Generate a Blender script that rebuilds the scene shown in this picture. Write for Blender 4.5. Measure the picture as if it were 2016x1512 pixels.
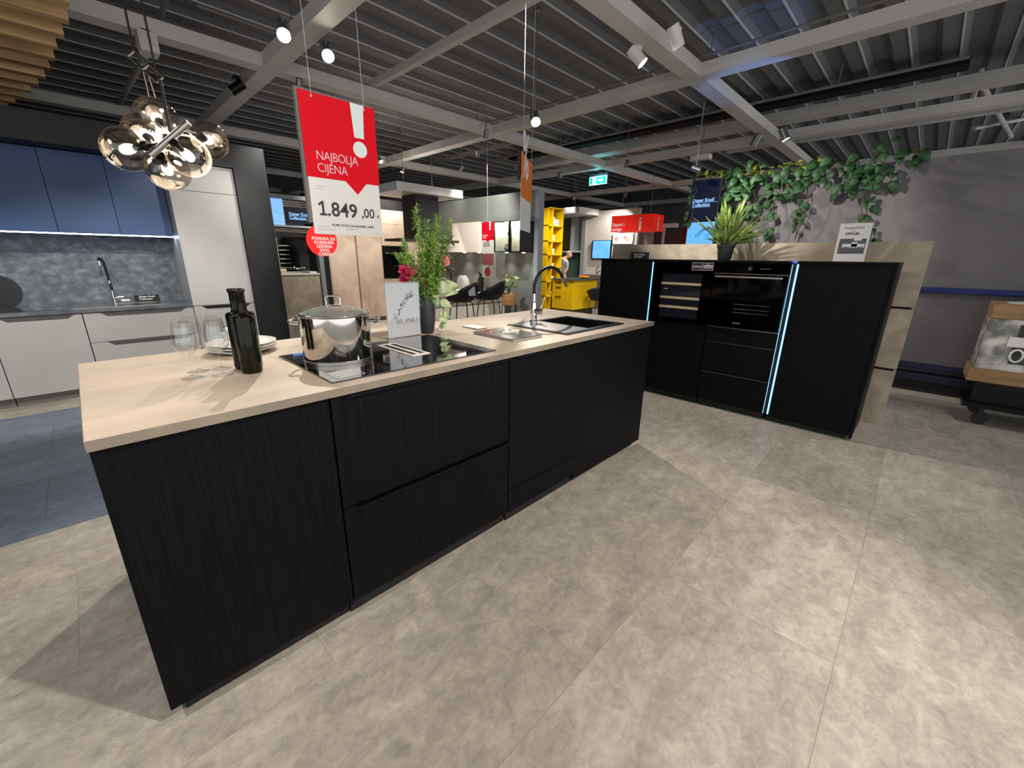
import bpy, bmesh, math, random
from mathutils import Vector, Matrix, Euler
random.seed(7)
PI = math.pi
S = bpy.context.scene
for o in list(bpy.data.objects): bpy.data.objects.remove(o)
COL = S.collection

# ---------------------------------------------------------------- camera
cam_d = bpy.data.cameras.new('camera'); cam = bpy.data.objects.new('camera', cam_d); COL.objects.link(cam)
S.camera = cam
cam_d.sensor_fit = 'HORIZONTAL'; cam_d.sensor_width = 36.0; cam_d.lens = 36.0*811.7/2016
cam_d.clip_start = 0.02; cam_d.clip_end = 100
_p, _r, _y = 0.2978, 0.01332, 0.8005
_f = Vector((math.sin(_y)*math.cos(_p), math.cos(_y)*math.cos(_p), -math.sin(_p)))
_rt = Vector((math.cos(_y), -math.sin(_y), 0)); _u = _rt.cross(_f)
_r2 = math.cos(_r)*_rt + math.sin(_r)*_u; _u2 = -math.sin(_r)*_rt + math.cos(_r)*_u
_m = Matrix((_r2, _u2, -_f)).transposed().to_4x4(); _m.translation = Vector((0.0646, -1.2764, 1.3286))
cam.matrix_world = _m

# ---------------------------------------------------------------- world and exposure
W = bpy.data.worlds.new('world'); S.world = W; W.use_nodes = True
W.node_tree.nodes['Background'].inputs[0].default_value = (0.95, 0.97, 1.0, 1)
W.node_tree.nodes['Background'].inputs[1].default_value = 1.05
S.view_settings.view_transform = 'Standard'; S.view_settings.look = 'None'
S.view_settings.gamma = 1; S.view_settings.exposure = 0.6; S.view_settings.use_curve_mapping = False

# spot lamps: (fixture x, y, z, aim x, y, z, watts, cone deg, blend, kind) - placed with their fixtures below
WARM = (1.0, 0.9, 0.79); NEUT = (1.0, 0.95, 0.89)
SPOTS = [
 # seen in the photograph (first eight), then unseen lamps added outside the frame
 dict(p=(1.48, 2.47, 2.86), a=(0.45, 0.1, 0.6), w=150, c=75, k='lit', col=WARM, lab='black ceiling spotlight with the largest glare, left of the price banner', s=.02),
 dict(p=(1.84, 2.56, 2.86), a=(.9, -.6, .4), w=45, c=60, k='lit', col=NEUT, lab='small round spotlight just right of the largest glaring lamp', s=.02),
 dict(p=(3.60, 1.87, 2.63), a=(1.9, -0.4, 0.0), w=140, c=95, k='lit', col=WARM, lab='glaring ceiling spotlight above the kitchen tap', s=.03),
 dict(p=(1.50, 4.05, 2.86), a=(-0.6, 4.9, 1.2), w=8, c=80, k='black', col=NEUT, lab='black spotlight on the beam above the glass globe pendant', s=.03),
 dict(p=(3.70, 0.79, 2.88), a=(4.5, -0.7, 1.1), w=45, c=60, k='white', col=NEUT, lab='white cylinder spotlight at the left edge of the beam crossing', s=.03),
 dict(p=(3.64, 0.46, 2.88), a=(4.9, -0.1, 0.8), w=40, c=60, k='white', col=NEUT, lab='white cylinder spotlight nearest the camera on the wide ceiling beam', s=.03),
 dict(p=(7.02, 0.86, 2.86), a=(7.6, 2.4, 0.0), w=40, c=60, k='lit', col=NEUT, lab='lit round spotlight left of the far beam crossing above the vines', s=.02),
 dict(p=(6.97, 0.45, 2.86), a=(7.5, -1.0, 0.0), w=40, c=70, k='lit', col=NEUT, lab='lit round spotlight right of the far beam crossing above the vines', s=.02),
 # unseen lamps added out of view on the beam grid to shape the light
 dict(p=(1.3, -2.05, 2.86), a=(0.9, -0.7, 0.0), w=240, c=80, k='black', col=WARM, lab=None, s=.04),
 dict(p=(0.30, -2.07, 2.86), a=(1.29, 1.3, 1.85), w=150, c=30, k='black', col=NEUT, lab=None, s=.03),
 dict(p=(1.75, 0.95, 2.86), a=(5.6, .20, 1.70), w=400, c=36, k='black', col=NEUT, lab=None, s=.02),
 dict(p=(1.75, 1.30, 2.86), a=(1.08, 4.2, 1.55), w=110, c=28, k='black', col=NEUT, lab=None, s=.03),
 dict(p=(3.4, -2.15, 2.86), a=(1.9, -1.3, 0.0), w=40, c=75, k='black', col=NEUT, lab=None, s=.05),
 dict(p=(-1.07, -0.4, 2.86), a=(-0.75, 0.7, 0.0), w=120, c=72, k='black', col=NEUT, lab=None, s=.04),
 dict(p=(0.3, 1.9, 2.86), a=(0.3, 4.3, 0.35), w=170, c=52, k='black', col=NEUT, lab=None, s=.04),
 dict(p=(-1.2, 2.4, 2.86), a=(-0.6, 4.3, 0.35), w=110, c=52, k='black', col=NEUT, lab=None, s=.04),
 dict(p=(1.75, -2.3, 2.86), a=(3.9, -0.6, 0.3), w=60, c=45, k='black', col=NEUT, lab=None, s=.05),
 dict(p=(4.67, -1.9, 2.86), a=(4.3, -1.9, 0.0), w=36, c=62, k='black', col=NEUT, lab=None, s=.04),
]

# ---------------------------------------------------------------- materials
def lin(h):
    h = h.lstrip('#'); out = []
    for i in (0, 2, 4):
        v = int(h[i:i+2], 16)/255; out.append(v/12.92 if v <= .04045 else ((v+.055)/1.055)**2.4)
    return (*out, 1)
def mat(name, col, rough=.5, metal=0, spec=.5, emit=None, es=0, coat=0, trans=0, ior=1.45):
    m = bpy.data.materials.new(name); m.use_nodes = True
    b = m.node_tree.nodes['Principled BSDF']
    b.inputs['Base Color'].default_value = lin(col) if isinstance(col, str) else (*col, 1)
    b.inputs['Roughness'].default_value = rough; b.inputs['Metallic'].default_value = metal
    b.inputs['Specular IOR Level'].default_value = spec; b.inputs['Coat Weight'].default_value = coat
    b.inputs['Transmission Weight'].default_value = trans; b.inputs['IOR'].default_value = ior
    if emit is not None:
        b.inputs['Emission Color'].default_value = lin(emit) if isinstance(emit, str) else (*emit, 1)
        b.inputs['Emission Strength'].default_value = es
    return m
def noisy(name, c1, c2, scale=(8, 8, 8), rough=.5, detail=6, bump=0, lo=.35, hi=.65, distort=0, spec=.5, c3=None, metal=0, coat=0):
    m = mat(name, c1, rough, metal, spec, coat=coat); n = m.node_tree.nodes; l = m.node_tree.links
    tc = n.new('ShaderNodeTexCoord'); mp = n.new('ShaderNodeMapping'); mp.inputs['Scale'].default_value = scale
    no = n.new('ShaderNodeTexNoise'); no.inputs['Scale'].default_value = 1; no.inputs['Detail'].default_value = detail
    no.inputs['Distortion'].default_value = distort
    cr = n.new('ShaderNodeValToRGB'); cr.color_ramp.elements[0].position = lo; cr.color_ramp.elements[1].position = hi
    cr.color_ramp.elements[0].color = lin(c1); cr.color_ramp.elements[1].color = lin(c2)
    if c3:
        e = cr.color_ramp.elements.new((lo+hi)/2); e.color = lin(c3)
    l.new(tc.outputs['Object'], mp.inputs[0]); l.new(mp.outputs[0], no.inputs['Vector']); l.new(no.outputs[0], cr.inputs[0])
    l.new(cr.outputs[0], n['Principled BSDF'].inputs['Base Color'])
    if bump:
        bp = n.new('ShaderNodeBump'); bp.inputs['Strength'].default_value = bump; bp.inputs['Distance'].default_value = .004
        l.new(no.outputs[0], bp.inputs['Height']); l.new(bp.outputs[0], n['Principled BSDF'].inputs['Normal'])
    return m
def thin_glass(name, tint=(1, 1, 1), refl=(1, 1, 1), ior=1.5, rough=0.0, boost=0.0, dark=None):
    m = bpy.data.materials.new(name); m.use_nodes = True; n = m.node_tree.nodes; l = m.node_tree.links
    n.clear(); out = n.new('ShaderNodeOutputMaterial'); mx = n.new('ShaderNodeMixShader')
    t = n.new('ShaderNodeBsdfTransparent'); t.inputs[0].default_value = (*tint, 1)
    g = n.new('ShaderNodeBsdfGlossy'); g.inputs['Color'].default_value = (*refl, 1); g.inputs['Roughness'].default_value = rough
    fr = n.new('ShaderNodeFresnel'); ge = n.new('ShaderNodeNewGeometry'); mr = n.new('ShaderNodeMapRange')
    mr.inputs[3].default_value = ior; mr.inputs[4].default_value = 1/ior   # same reflection from either side of the thin wall
    l.new(ge.outputs['Backfacing'], mr.inputs[0]); l.new(mr.outputs[0], fr.inputs[0])
    ad = n.new('ShaderNodeMath'); ad.operation = 'ADD'; ad.use_clamp = True; ad.inputs[1].default_value = boost
    l.new(fr.outputs[0], ad.inputs[0]); l.new(ad.outputs[0], mx.inputs[0]); l.new(t.outputs[0], mx.inputs[1]); l.new(g.outputs[0], mx.inputs[2])
    l.new(mx.outputs[0], out.inputs[0]); return m
def floor_mat(name, cA, cB, cC, bw, bh, ox, oy, mortar=.0016, rough=.42, grout='#8a8278'):
    m = mat(name, cA, rough); n = m.node_tree.nodes; l = m.node_tree.links; b = n['Principled BSDF']
    tc = n.new('ShaderNodeTexCoord'); mp = n.new('ShaderNodeMapping'); mp.inputs['Location'].default_value = (ox, oy, 0)
    br = n.new('ShaderNodeTexBrick'); br.offset = .5; br.inputs['Scale'].default_value = 1
    br.inputs['Brick Width'].default_value = bw; br.inputs['Row Height'].default_value = bh
    br.inputs['Mortar Size'].default_value = mortar; br.inputs['Mortar Smooth'].default_value = .1
    br.inputs['Color1'].default_value = (.2, .2, .2, 1); br.inputs['Color2'].default_value = (.8, .8, .8, 1); br.inputs['Mortar'].default_value = (.5, .5, .5, 1)
    l.new(tc.outputs['Object'], mp.inputs[0]); l.new(mp.outputs[0], br.inputs[0])
    # each tile gets its own piece of the stone pattern
    sc = n.new('ShaderNodeVectorMath'); sc.operation = 'MULTIPLY'; sc.inputs[1].default_value = (9, 7, 5)
    av = n.new('ShaderNodeVectorMath'); av.operation = 'ADD'
    l.new(br.outputs['Color'], sc.inputs[0]); l.new(sc.outputs[0], av.inputs[0]); l.new(tc.outputs['Object'], av.inputs[1])
    n1 = n.new('ShaderNodeTexNoise'); n1.inputs['Scale'].default_value = 4.5; n1.inputs['Detail'].default_value = 10; n1.inputs['Roughness'].default_value = .74; n1.inputs['Distortion'].default_value = .6
    st = n.new('ShaderNodeMapping'); st.inputs['Scale'].default_value = (1.0, 1.9, 1); st.inputs['Rotation'].default_value = (0, 0, .5)
    l.new(av.outputs[0], st.inputs[0]); l.new(st.outputs[0], n1.inputs['Vector'])
    n2 = n.new('ShaderNodeTexNoise'); n2.inputs['Scale'].default_value = 22; n2.inputs['Detail'].default_value = 7; n2.inputs['Roughness'].default_value = .7; n2.inputs['Distortion'].default_value = .8
    l.new(av.outputs[0], n2.inputs['Vector'])
    cr = n.new('ShaderNodeValToRGB'); cr.color_ramp.elements[0].position = .34; cr.color_ramp.elements[1].position = .66
    cr.color_ramp.elements[0].color = lin(cA); cr.color_ramp.elements[1].color = lin(cC); e = cr.color_ramp.elements.new(.5); e.color = lin(cB)
    l.new(n1.outputs[0], cr.inputs[0])
    mx = n.new('ShaderNodeMix'); mx.data_type = 'RGBA'; mx.blend_type = 'OVERLAY'; mx.inputs[0].default_value = .55
    l.new(cr.outputs[0], mx.inputs[6]); l.new(n2.outputs[0], mx.inputs[7])
    # small tone difference from tile to tile
    mr = n.new('ShaderNodeMapRange'); mr.inputs[1].default_value = .2; mr.inputs[2].default_value = .8; mr.inputs[3].default_value = .9; mr.inputs[4].default_value = 1.08
    l.new(br.outputs['Color'], mr.inputs[0])
    mu = n.new('ShaderNodeMix'); mu.data_type = 'RGBA'; mu.blend_type = 'MULTIPLY'; mu.inputs[0].default_value = 1
    l.new(mx.outputs[2], mu.inputs[6]); l.new(mr.outputs[0], mu.inputs[7])
    gm = n.new('ShaderNodeMix'); gm.data_type = 'RGBA'; l.new(br.outputs['Fac'], gm.inputs[0]); l.new(mu.outputs[2], gm.inputs[6]); gm.inputs[7].default_value = lin(grout)
    l.new(gm.outputs[2], b.inputs['Base Color'])
    bp = n.new('ShaderNodeBump'); bp.inputs['Strength'].default_value = .25; bp.inputs['Distance'].default_value = .003
    l.new(n2.outputs[0], bp.inputs['Height']); l.new(bp.outputs[0], b.inputs['Normal'])
    return m
M = {}
M['floor'] = floor_mat('stone tile', '#8d877e', '#9d978d', '#aea89e', 1.21, .605, .19, .12)
M['floor_dark'] = floor_mat('slate tile', '#535c69', '#606a78', '#6d7683', 1.2, .6, .3, .1, grout='#3a3d42')
M['oak'] = noisy('black stained oak', '#060607', '#0d0e0f', (220, 220, 4), .5, 5, bump=.06, spec=.12)
M['oak_dark'] = noisy('black plinth', '#0b0b0c', '#131314', (30, 30, 30), .5, 3)
M['gap'] = mat('shadow gap', '#030303', .9)
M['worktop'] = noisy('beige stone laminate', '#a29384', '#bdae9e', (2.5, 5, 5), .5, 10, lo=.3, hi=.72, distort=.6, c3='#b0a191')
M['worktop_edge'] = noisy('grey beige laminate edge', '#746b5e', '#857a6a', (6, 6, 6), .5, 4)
M['taupe'] = noisy('taupe concrete laminate', '#8b7f6c', '#aa9e89', (5, 5, 5), .5, 6, distort=.8)
M['beige'] = noisy('rosy beige laminate', '#a58f7d', '#cdb7a3', (1.6, 1.6, 1.6), .5, 7, distort=1.0, c3='#b9a38f')
M['greige'] = noisy('warm grey lacquer', '#a2a09c', '#a8a6a2', (2, 2, 2), .35, 2)
M['cream'] = mat('cream lacquer', '#d8cfc2', .35)
M['blue_lit'] = noisy('lacquer with painted blue light', '#28436f', '#314d7c', (1.5, 1.5, 1.5), .42, 2)  # blue light falling on the wall cabinets is put into their colour
M['concrete'] = noisy('dark concrete backsplash', '#44484d', '#7a7f85', (15, 20, 20), .4, 12, lo=.3, hi=.75, distort=.3, c3='#5b6066')
M['slate_top'] = noisy('slate worktop', '#4a4d52', '#64686e', (8, 8, 8), .35, 5)
M['anthracite'] = noisy('anthracite panel', '#121313', '#181919', (3, 3, 3), .5, 3)
M['black'] = mat('matt black', '#0b0b0c', .5)
M['blackmetal'] = mat('black metal', '#0f0f10', .35, .6)
M['blackglass'] = mat('black ceramic glass', '#020203', .04, 0, .7, coat=1)
M['ovenglass'] = mat('oven glass', '#010102', .06, 0, .2)
M['steel'] = mat('polished steel', '#cfcbc4', .07, 1)
M['brushed'] = mat('brushed steel', '#b9b6b0', .28, 1)
M['chrome'] = mat('chrome', '#e4e4e6', .05, 1)
M['alu'] = mat('aluminium', '#9c9ea3', .32, .9)
M['white'] = mat('white enamel', '#d9d7d2', .4)
M['paper'] = mat('white paper', '#dcdad7', .6)
M['porcelain'] = mat('white porcelain', '#e6e4de', .18, coat=.4)
M['red'] = mat('signal red', '#d2061c', .6, 0, .2)
M['redlit'] = mat('backlit red', '#d32218', .5, emit='#d8200f', es=.3)
M['ink'] = mat('dark print', '#3b3437', .6)
M['greyink'] = mat('grey print', '#8d8a8c', .6)
M['whiteink'] = mat('white print', '#e8e6e2', .6)
M['orange'] = mat('orange print', '#e2780c', .5)
M['yellow'] = mat('yellow lacquer', '#e3b90b', .4)
M['glass'] = thin_glass('clear glass', (.985, .99, .985), ior=1.45, boost=.015)
M['acrylic'] = thin_glass('clear acrylic', (.93, .94, .95), ior=1.4, boost=.03)
M['globe'] = thin_glass('smoked globe glass', (.68, .655, .62), (1, .95, .9), ior=1.5, boost=.05)
M['lidglass'] = thin_glass('pan lid glass', (.85, .9, .86), ior=1.5, boost=.08)
_m = M['lidglass']; _n = _m.node_tree.nodes; _l = _m.node_tree.links
_o = [x for x in _n if x.type == 'OUTPUT_MATERIAL'][0]; _s = _o.inputs[0].links[0].from_socket
_d = _n.new('ShaderNodeBsdfDiffuse'); _d.inputs[0].default_value = (.55, .6, .54, 1); _x = _n.new('ShaderNodeMixShader'); _x.inputs[0].default_value = .3
_l.new(_s, _x.inputs[1]); _l.new(_d.outputs[0], _x.inputs[2]); _l.new(_x.outputs[0], _o.inputs[0])
M['bottle'] = mat('dark green glass', '#0b0d06', .08, 0, .3)
M['bulb'] = mat('frosted glowing bulb', '#ffffff', .4, emit=(1, .88, .72), es=45)
M['lens'] = mat('lamp lens', '#ffffff', .4, emit=(1, .9, .75), es=60)
M['lens_small'] = mat('small lamp lens', '#ffffff', .4, emit=(1, .95, .88), es=14)
M['led'] = mat('cool led strip', '#ffffff', .4, emit=(.10, .42, .85), es=1.6)
M['ledwhite'] = mat('white led strip', '#ffffff', .4, emit=(.62, .80, 1), es=28)
M['downlight'] = mat('warm downlight', '#ffffff', .4, emit=(1, .92, .75), es=12)
M['screen'] = mat('blue screen', '#000000', .3, emit='#5aa3ee', es=.95)
M['screen_dark'] = mat('dark screen area', '#05060c', .6, 0, .1, emit='#0c1330', es=.5)
M['screen_text'] = mat('screen lettering', '#000000', .5, emit='#8cc4ff', es=1.0)
M['tv'] = noisy('television picture', '#4f8ee0', '#6aa6f0', (5, 5, 5), .3, 2)
_b = M['tv'].node_tree.nodes['Principled BSDF']; _b.inputs['Emission Color'].default_value = lin('#4c8fe8'); _b.inputs['Emission Strength'].default_value = .75
M['exit'] = mat('exit sign green', '#0a8f78', .4, emit='#0fa98e', es=1.0)
M['exitwhite'] = mat('exit sign white', '#ffffff', .4, emit='#b8fff0', es=1.1)
M['wood'] = noisy('pale beech', '#d3b98c', '#e2cda6', (3, 40, 40), .5, 4)
M['baffle'] = noisy('warm timber baffle', '#a67f56', '#cda877', (2, 14, 14), .55, 5)
M['deck'] = mat('dark roof deck', '#727274', .7)
M['deckrib'] = mat('roof deck rib', '#c6c4c2', .6)
M['beam'] = noisy('pale ceiling beam', '#bdbab5', '#c6c3be', (2, 2, 2), .6, 2)
M['pipe'] = mat('grey pipe', '#7c7875', .5)
M['wall_dark'] = noisy('dark grey wall paint', '#696566', '#716d6e', (3, 3, 3), .7, 3)
M['wall_green'] = noisy('grey green wall paint', '#6d716d', '#757975', (3, 3, 3), .65, 2)
M['wall_pale'] = mat('pale wall paint', '#b8b2a8', .7)
M['rail'] = mat('blue rubber rail', '#101c66', .5)
M['cardboard'] = noisy('cardboard', '#8a6a48', '#a58259', (6, 6, 30), .8, 4)
M['wrap'] = noisy('plastic wrapped goods', '#6b6a66', '#d2d0c8', (7, 7, 9), .35, 6, lo=.4, hi=.62, c3='#a5a39c')
M['leaf'] = noisy('green leaf', '#3c6a1e', '#6f9a35', (20, 20, 20), .45, 3)
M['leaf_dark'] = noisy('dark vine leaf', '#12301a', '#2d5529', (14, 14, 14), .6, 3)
M['leaf_yellow'] = noisy('yellow green leaf', '#8aa029', '#b9c253', (14, 14, 14), .45, 3)
M['leaf_pale'] = noisy('pale variegated leaf', '#8fab6a', '#dfe6bd', (26, 26, 26), .5, 4)
M['fern'] = noisy('fern green', '#566f2e', '#8b9c4c', (18, 18, 30), .5, 3)
M['fern_light'] = noisy('light asparagus fern', '#6b9c30', '#bcd777', (40, 40, 40), .55, 3)
M['stem'] = mat('brown stem', '#5c4a2c', .6)
M['stem_green'] = mat('green stem', '#5f7d34', .6)
M['pink'] = noisy('pink petal', '#d02760', '#f07a94', (18, 18, 18), .55, 3, c3='#e54a7c')
M['rose'] = noisy('salmon petal', '#d84a62', '#f29a8c', (18, 18, 18), .55, 3)
M['vase'] = mat('charcoal ceramic', '#2b2f33', .5)
M['potblack'] = mat('black plastic pot', '#1a1c1e', .45)
M['basket'] = noisy('woven basket', '#8f6238', '#c99a62', (60, 60, 40), .7, 2)
M['shell'] = mat('black chair shell', '#0c0c0e', .55)
M['skin'] = mat('skin', '#c58e70', .5)
M['shirt'] = mat('grey t shirt', '#9aa3ac', .8)
M['trousers'] = mat('dark trousers', '#2b2e38', .8)
M['hair'] = mat('grey brown hair', '#8c8178', .7)
M['green_board'] = mat('green board', '#54705a', .6)
M['brown_board'] = mat('bronze board', '#6d6035', .5)
M['teal'] = mat('teal cylinder', '#4f8a78', .4)
M['apple'] = mat('red apple', '#d6452e', .35)
M['magazine'] = noisy('dark magazine cover', '#2b2729', '#5b5552', (14, 14, 14), .25, 5, coat=.4)
M['pages'] = mat('page edges', '#a9a29b', .7)
M['sink'] = mat('black granite sink', '#0e0f10', .3)
M['photo_grey'] = mat('printed photo grey', '#57585c', .5)
M['sockets'] = mat('pale grey plastic', '#a9a9a9', .5)
M['greywall_light'] = mat('light grey jamb', '#9aa0a8', .55)

# ---------------------------------------------------------------- helpers
def base_loc(p):
    v = Vector((0, 0, 0))
    while p is not None:
        v += p.location; p = p.parent
    return v
def tag(o, label=None, cat=None, group=None, kind=None):
    if label: o['label'] = label
    if cat: o['category'] = cat
    if group: o['group'] = group
    if kind: o['kind'] = kind
    return o
def thing(name, loc, label, cat, group=None, rz=0):
    o = bpy.data.objects.new(name, None); COL.objects.link(o); o.location = loc; o.rotation_euler = (0, 0, rz); o.empty_display_size = .05
    return tag(o, label, cat, group)
class MB:
    def __init__(s): s.bm = bmesh.new()
    def _add(s, verts, faces):
        vs = [s.bm.verts.new(v) for v in verts]
        for f in faces:
            try: s.bm.faces.new([vs[i] for i in f])
            except ValueError: pass
        return vs
    def box(s, x0, x1, y0, y1, z0, z1, bev=0):
        if x0 > x1: x0, x1 = x1, x0
        if y0 > y1: y0, y1 = y1, y0
        if z0 > z1: z0, z1 = z1, z0
        v = [(x, y, z) for x in (x0, x1) for y in (y0, y1) for z in (z0, z1)]
        vs = s._add(v, [(0, 1, 3, 2), (4, 6, 7, 5), (0, 4, 5, 1), (2, 3, 7, 6), (0, 2, 6, 4), (1, 5, 7, 3)])
        if bev:
            es = {e for q in vs for e in q.link_edges}
            bmesh.ops.bevel(s.bm, geom=list(es), offset=bev, segments=2, affect='EDGES', profile=.7)
        return s
    def hex(s, v):   # 8 corners: bottom 4 ccw, top 4 ccw
        s._add(v, [(0, 3, 2, 1), (4, 5, 6, 7), (0, 1, 5, 4), (1, 2, 6, 5), (2, 3, 7, 6), (3, 0, 4, 7)]); return s
    def cyl(s, a, b, r, r2=None, n=20, cap=True):
        a = Vector(a); b = Vector(b); r2 = r if r2 is None else r2
        d = (b-a).normalized(); q = d.to_track_quat('Z', 'Y'); X = q @ Vector((1, 0, 0)); Y = q @ Vector((0, 1, 0))
        v = []
        for c, rr in ((a, r), (b, r2)):
            for i in range(n):
                t = 2*PI*i/n; v.append(c+rr*(math.cos(t)*X+math.sin(t)*Y))
        f = [(i, (i+1) % n, n+(i+1) % n, n+i) for i in range(n)]
        if cap: f += [tuple(range(n))[::-1], tuple(range(n, 2*n))]
        s._add(v, f); return s
    def tube(s, pts, r, n=10, cap=True):
        pts = [Vector(p) for p in pts]; rs = r if isinstance(r, (list, tuple)) else [r]*len(pts)
        up = Vector((0, 0, 1)); v = []; prev = None
        for i, p in enumerate(pts):
            d = (pts[min(i+1, len(pts)-1)]-pts[max(i-1, 0)]).normalized()
            if prev is None:
                X = d.orthogonal().normalized()
            else:
                X = (prev - d*prev.dot(d)).normalized()
            prev = X; Y = d.cross(X)
            for k in range(n):
                t = 2*PI*k/n; v.append(p+rs[i]*(math.cos(t)*X+math.sin(t)*Y))
        f = []
        for i in range(len(pts)-1):
            for k in range(n): f.append((i*n+k, i*n+(k+1) % n, (i+1)*n+(k+1) % n, (i+1)*n+k))
        if cap: f += [tuple(range(n))[::-1], tuple(range((len(pts)-1)*n, len(pts)*n))]
        s._add(v, f); return s
    def lathe(s, prof, c=(0, 0, 0), n=40, cap=False):
        v = []; f = []
        for r, z in prof:
            for i in range(n):
                t = 2*PI*i/n; v.append((c[0]+r*math.cos(t), c[1]+r*math.sin(t), c[2]+z))
        for j in range(len(prof)-1):
            for i in range(n): f.append((j*n+i, j*n+(i+1) % n, (j+1)*n+(i+1) % n, (j+1)*n+i))
        if cap: f += [tuple(range(n))[::-1], tuple(range((len(prof)-1)*n, len(prof)*n))]
        s._add(v, f); return s
    def sph(s, c, r, n=20, m=12, sc=(1, 1, 1)):
        v = [(c[0], c[1], c[2]-r*sc[2])]
        for j in range(1, m):
            a = -PI/2+PI*j/m
            for i in range(n):
                t = 2*PI*i/n; v.append((c[0]+r*sc[0]*math.cos(a)*math.cos(t), c[1]+r*sc[1]*math.cos(a)*math.sin(t), c[2]+r*sc[2]*math.sin(a)))
        v.append((c[0], c[1], c[2]+r*sc[2])); f = []
        for i in range(n): f.append((0, 1+(i+1) % n, 1+i))
        for j in range(m-2):
            for i in range(n): f.append((1+j*n+i, 1+j*n+(i+1) % n, 1+(j+1)*n+(i+1) % n, 1+(j+1)*n+i))
        L = len(v)-1; b = 1+(m-2)*n
        for i in range(n): f.append((b+i, b+(i+1) % n, L))
        s._add(v, f); return s
    def poly(s, pts, d):   # planar outline given thickness vector d
        d = Vector(d); n = len(pts); v = [Vector(p) for p in pts]+[Vector(p)+d for p in pts]
        f = [tuple(range(n))[::-1], tuple(range(n, 2*n))]+[(i, (i+1) % n, n+(i+1) % n, n+i) for i in range(n)]
        s._add(v, f); return s
    def leaf(s, p, d, up, L, w, fold=.25, droop=.3, heart=False):
        p = Vector(p); d = Vector(d).normalized(); sd = d.cross(Vector(up))
        if sd.length < .01: sd = d.orthogonal()
        sd.normalize(); nn = sd.cross(d)
        prof = [(0, .05), (.12, .75), (.35, 1), (.62, .8), (.85, .38), (1, .02)] if heart else [(0, .06), (.22, .62), (.5, 1), (.78, .68), (1, .03)]
        v = []; f = []
        for t, q in prof:
            c = p+d*(L*t)-nn*(droop*L*t*t)
            v += [c-sd*(w*.5*q)+nn*(fold*w*q*.5), c, c+sd*(w*.5*q)+nn*(fold*w*q*.5)]
        for i in range(len(prof)-1):
            a = i*3; f += [(a, a+1, a+4, a+3), (a+1, a+2, a+5, a+4)]
        s._add(v, f); return s
    def fin(s, name, m, parent=None, smooth=False, normals=True, kind=None, solid=0, sub=0, label=None, angle=None):
        if parent is not None:
            bmesh.ops.translate(s.bm, verts=s.bm.verts, vec=-base_loc(parent))
        if normals: bmesh.ops.recalc_face_normals(s.bm, faces=s.bm.faces)
        me = bpy.data.meshes.new(name); s.bm.to_mesh(me); s.bm.free()
        if smooth:
            for p in me.polygons: p.use_smooth = True
            if smooth != 'all':
                me.set_sharp_from_angle(angle=math.radians(38))
        o = bpy.data.objects.new(name, me); COL.objects.link(o); me.materials.append(m)
        if parent is not None: o.parent = parent
        if kind: o['kind'] = kind
        if label: o['label'] = label
        if solid:
            md = o.modifiers.new('thickness', 'SOLIDIFY'); md.thickness = solid; md.offset = 0
        if sub:
            md = o.modifiers.new('smooth', 'SUBSURF'); md.levels = sub; md.render_levels = sub
        return o
def B(name, m, parent, *b, bev=0, **k):
    return MB().box(*b, bev=bev).fin(name, m, parent, **k)
def struct(name, m, mb, label=None):
    o = mb.fin(name, m, None, kind='structure')
    return o
ROT = {'-y': Matrix(((1, 0, 0), (0, 0, -1), (0, 1, 0))), '-x': Matrix(((0, 0, -1), (-1, 0, 0), (0, 1, 0))), '+z': Matrix(((1, 0, 0), (0, 1, 0), (0, 0, 1))), '+y': Matrix(((-1, 0, 0), (0, 0, 1), (0, 1, 0)))}
def text(s, parent, loc, size, m, face='-y', name='lettering', ax='LEFT', ext=.0006, sx=1.0, bold=0, rot=None, spacing=1.0, mirror=False, line=1.0, shear=0):
    cu = bpy.data.curves.new('t', 'FONT'); cu.body = s; cu.size = size; cu.align_x = ax; cu.extrude = ext; cu.offset = bold; cu.space_character = spacing
    cu.space_line = line; cu.resolution_u = 3; cu.shear = shear
    t = bpy.data.objects.new('t', cu); COL.objects.link(t)
    bpy.context.view_layer.update()
    me = bpy.data.meshes.new_from_object(t.evaluated_get(bpy.context.evaluated_depsgraph_get()))
    bpy.data.objects.remove(t); bpy.data.curves.remove(cu)
    R = (rot if rot is not None else ROT[face]).to_4x4()
    me.transform(Matrix.Translation(Vector(loc)-base_loc(parent)) @ R @ Matrix.Diagonal(((-sx if mirror else sx), 1, 1, 1)))
    me.materials.clear(); me.materials.append(m); me.name = name
    o = bpy.data.objects.new(name, me); COL.objects.link(o); o.parent = parent
    return o
def copy_tree(o, parent=None):
    c = o.copy(); COL.objects.link(c); c.parent = parent
    for ch in [x for x in o.children]: copy_tree(ch, c)
    return c

# ================================================================ SETTING
struct('floor', M['floor'], MB().box(-5, 14.5, -5, 14.5, -.1, 0))
dk = MB().box(-4.5, 2.0, 1.56, 3.9, 0, .004); o = dk.fin('floor_inlay', M['floor_dark'], None, kind='structure'); o.name = 'trim_1'
# roof deck with trapezoid ribs running along X
ce = MB(); per = .40; y = -5.0
ce.box(-5, 14.5, -5, 14.5, 3.65, 3.8)
while y < 14.4:
    ce.hex([(-5, y, 3.60), (14.5, y, 3.60), (14.5, y+.15, 3.60), (-5, y+.15, 3.60), (-5, y-.05, 3.65), (14.5, y-.05, 3.65), (14.5, y+.20, 3.65), (-5, y+.20, 3.65)])
    y += per
struct('ceiling', M['deck'], ce)
ri = MB(); y = -5.0
while y < 14.4:
    ri.box(-5, 14.5, y-.008, y+.008, 3.588, 3.6); y += per
ri.fin('trim_2', M['deckrib'], None, kind='structure')
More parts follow.
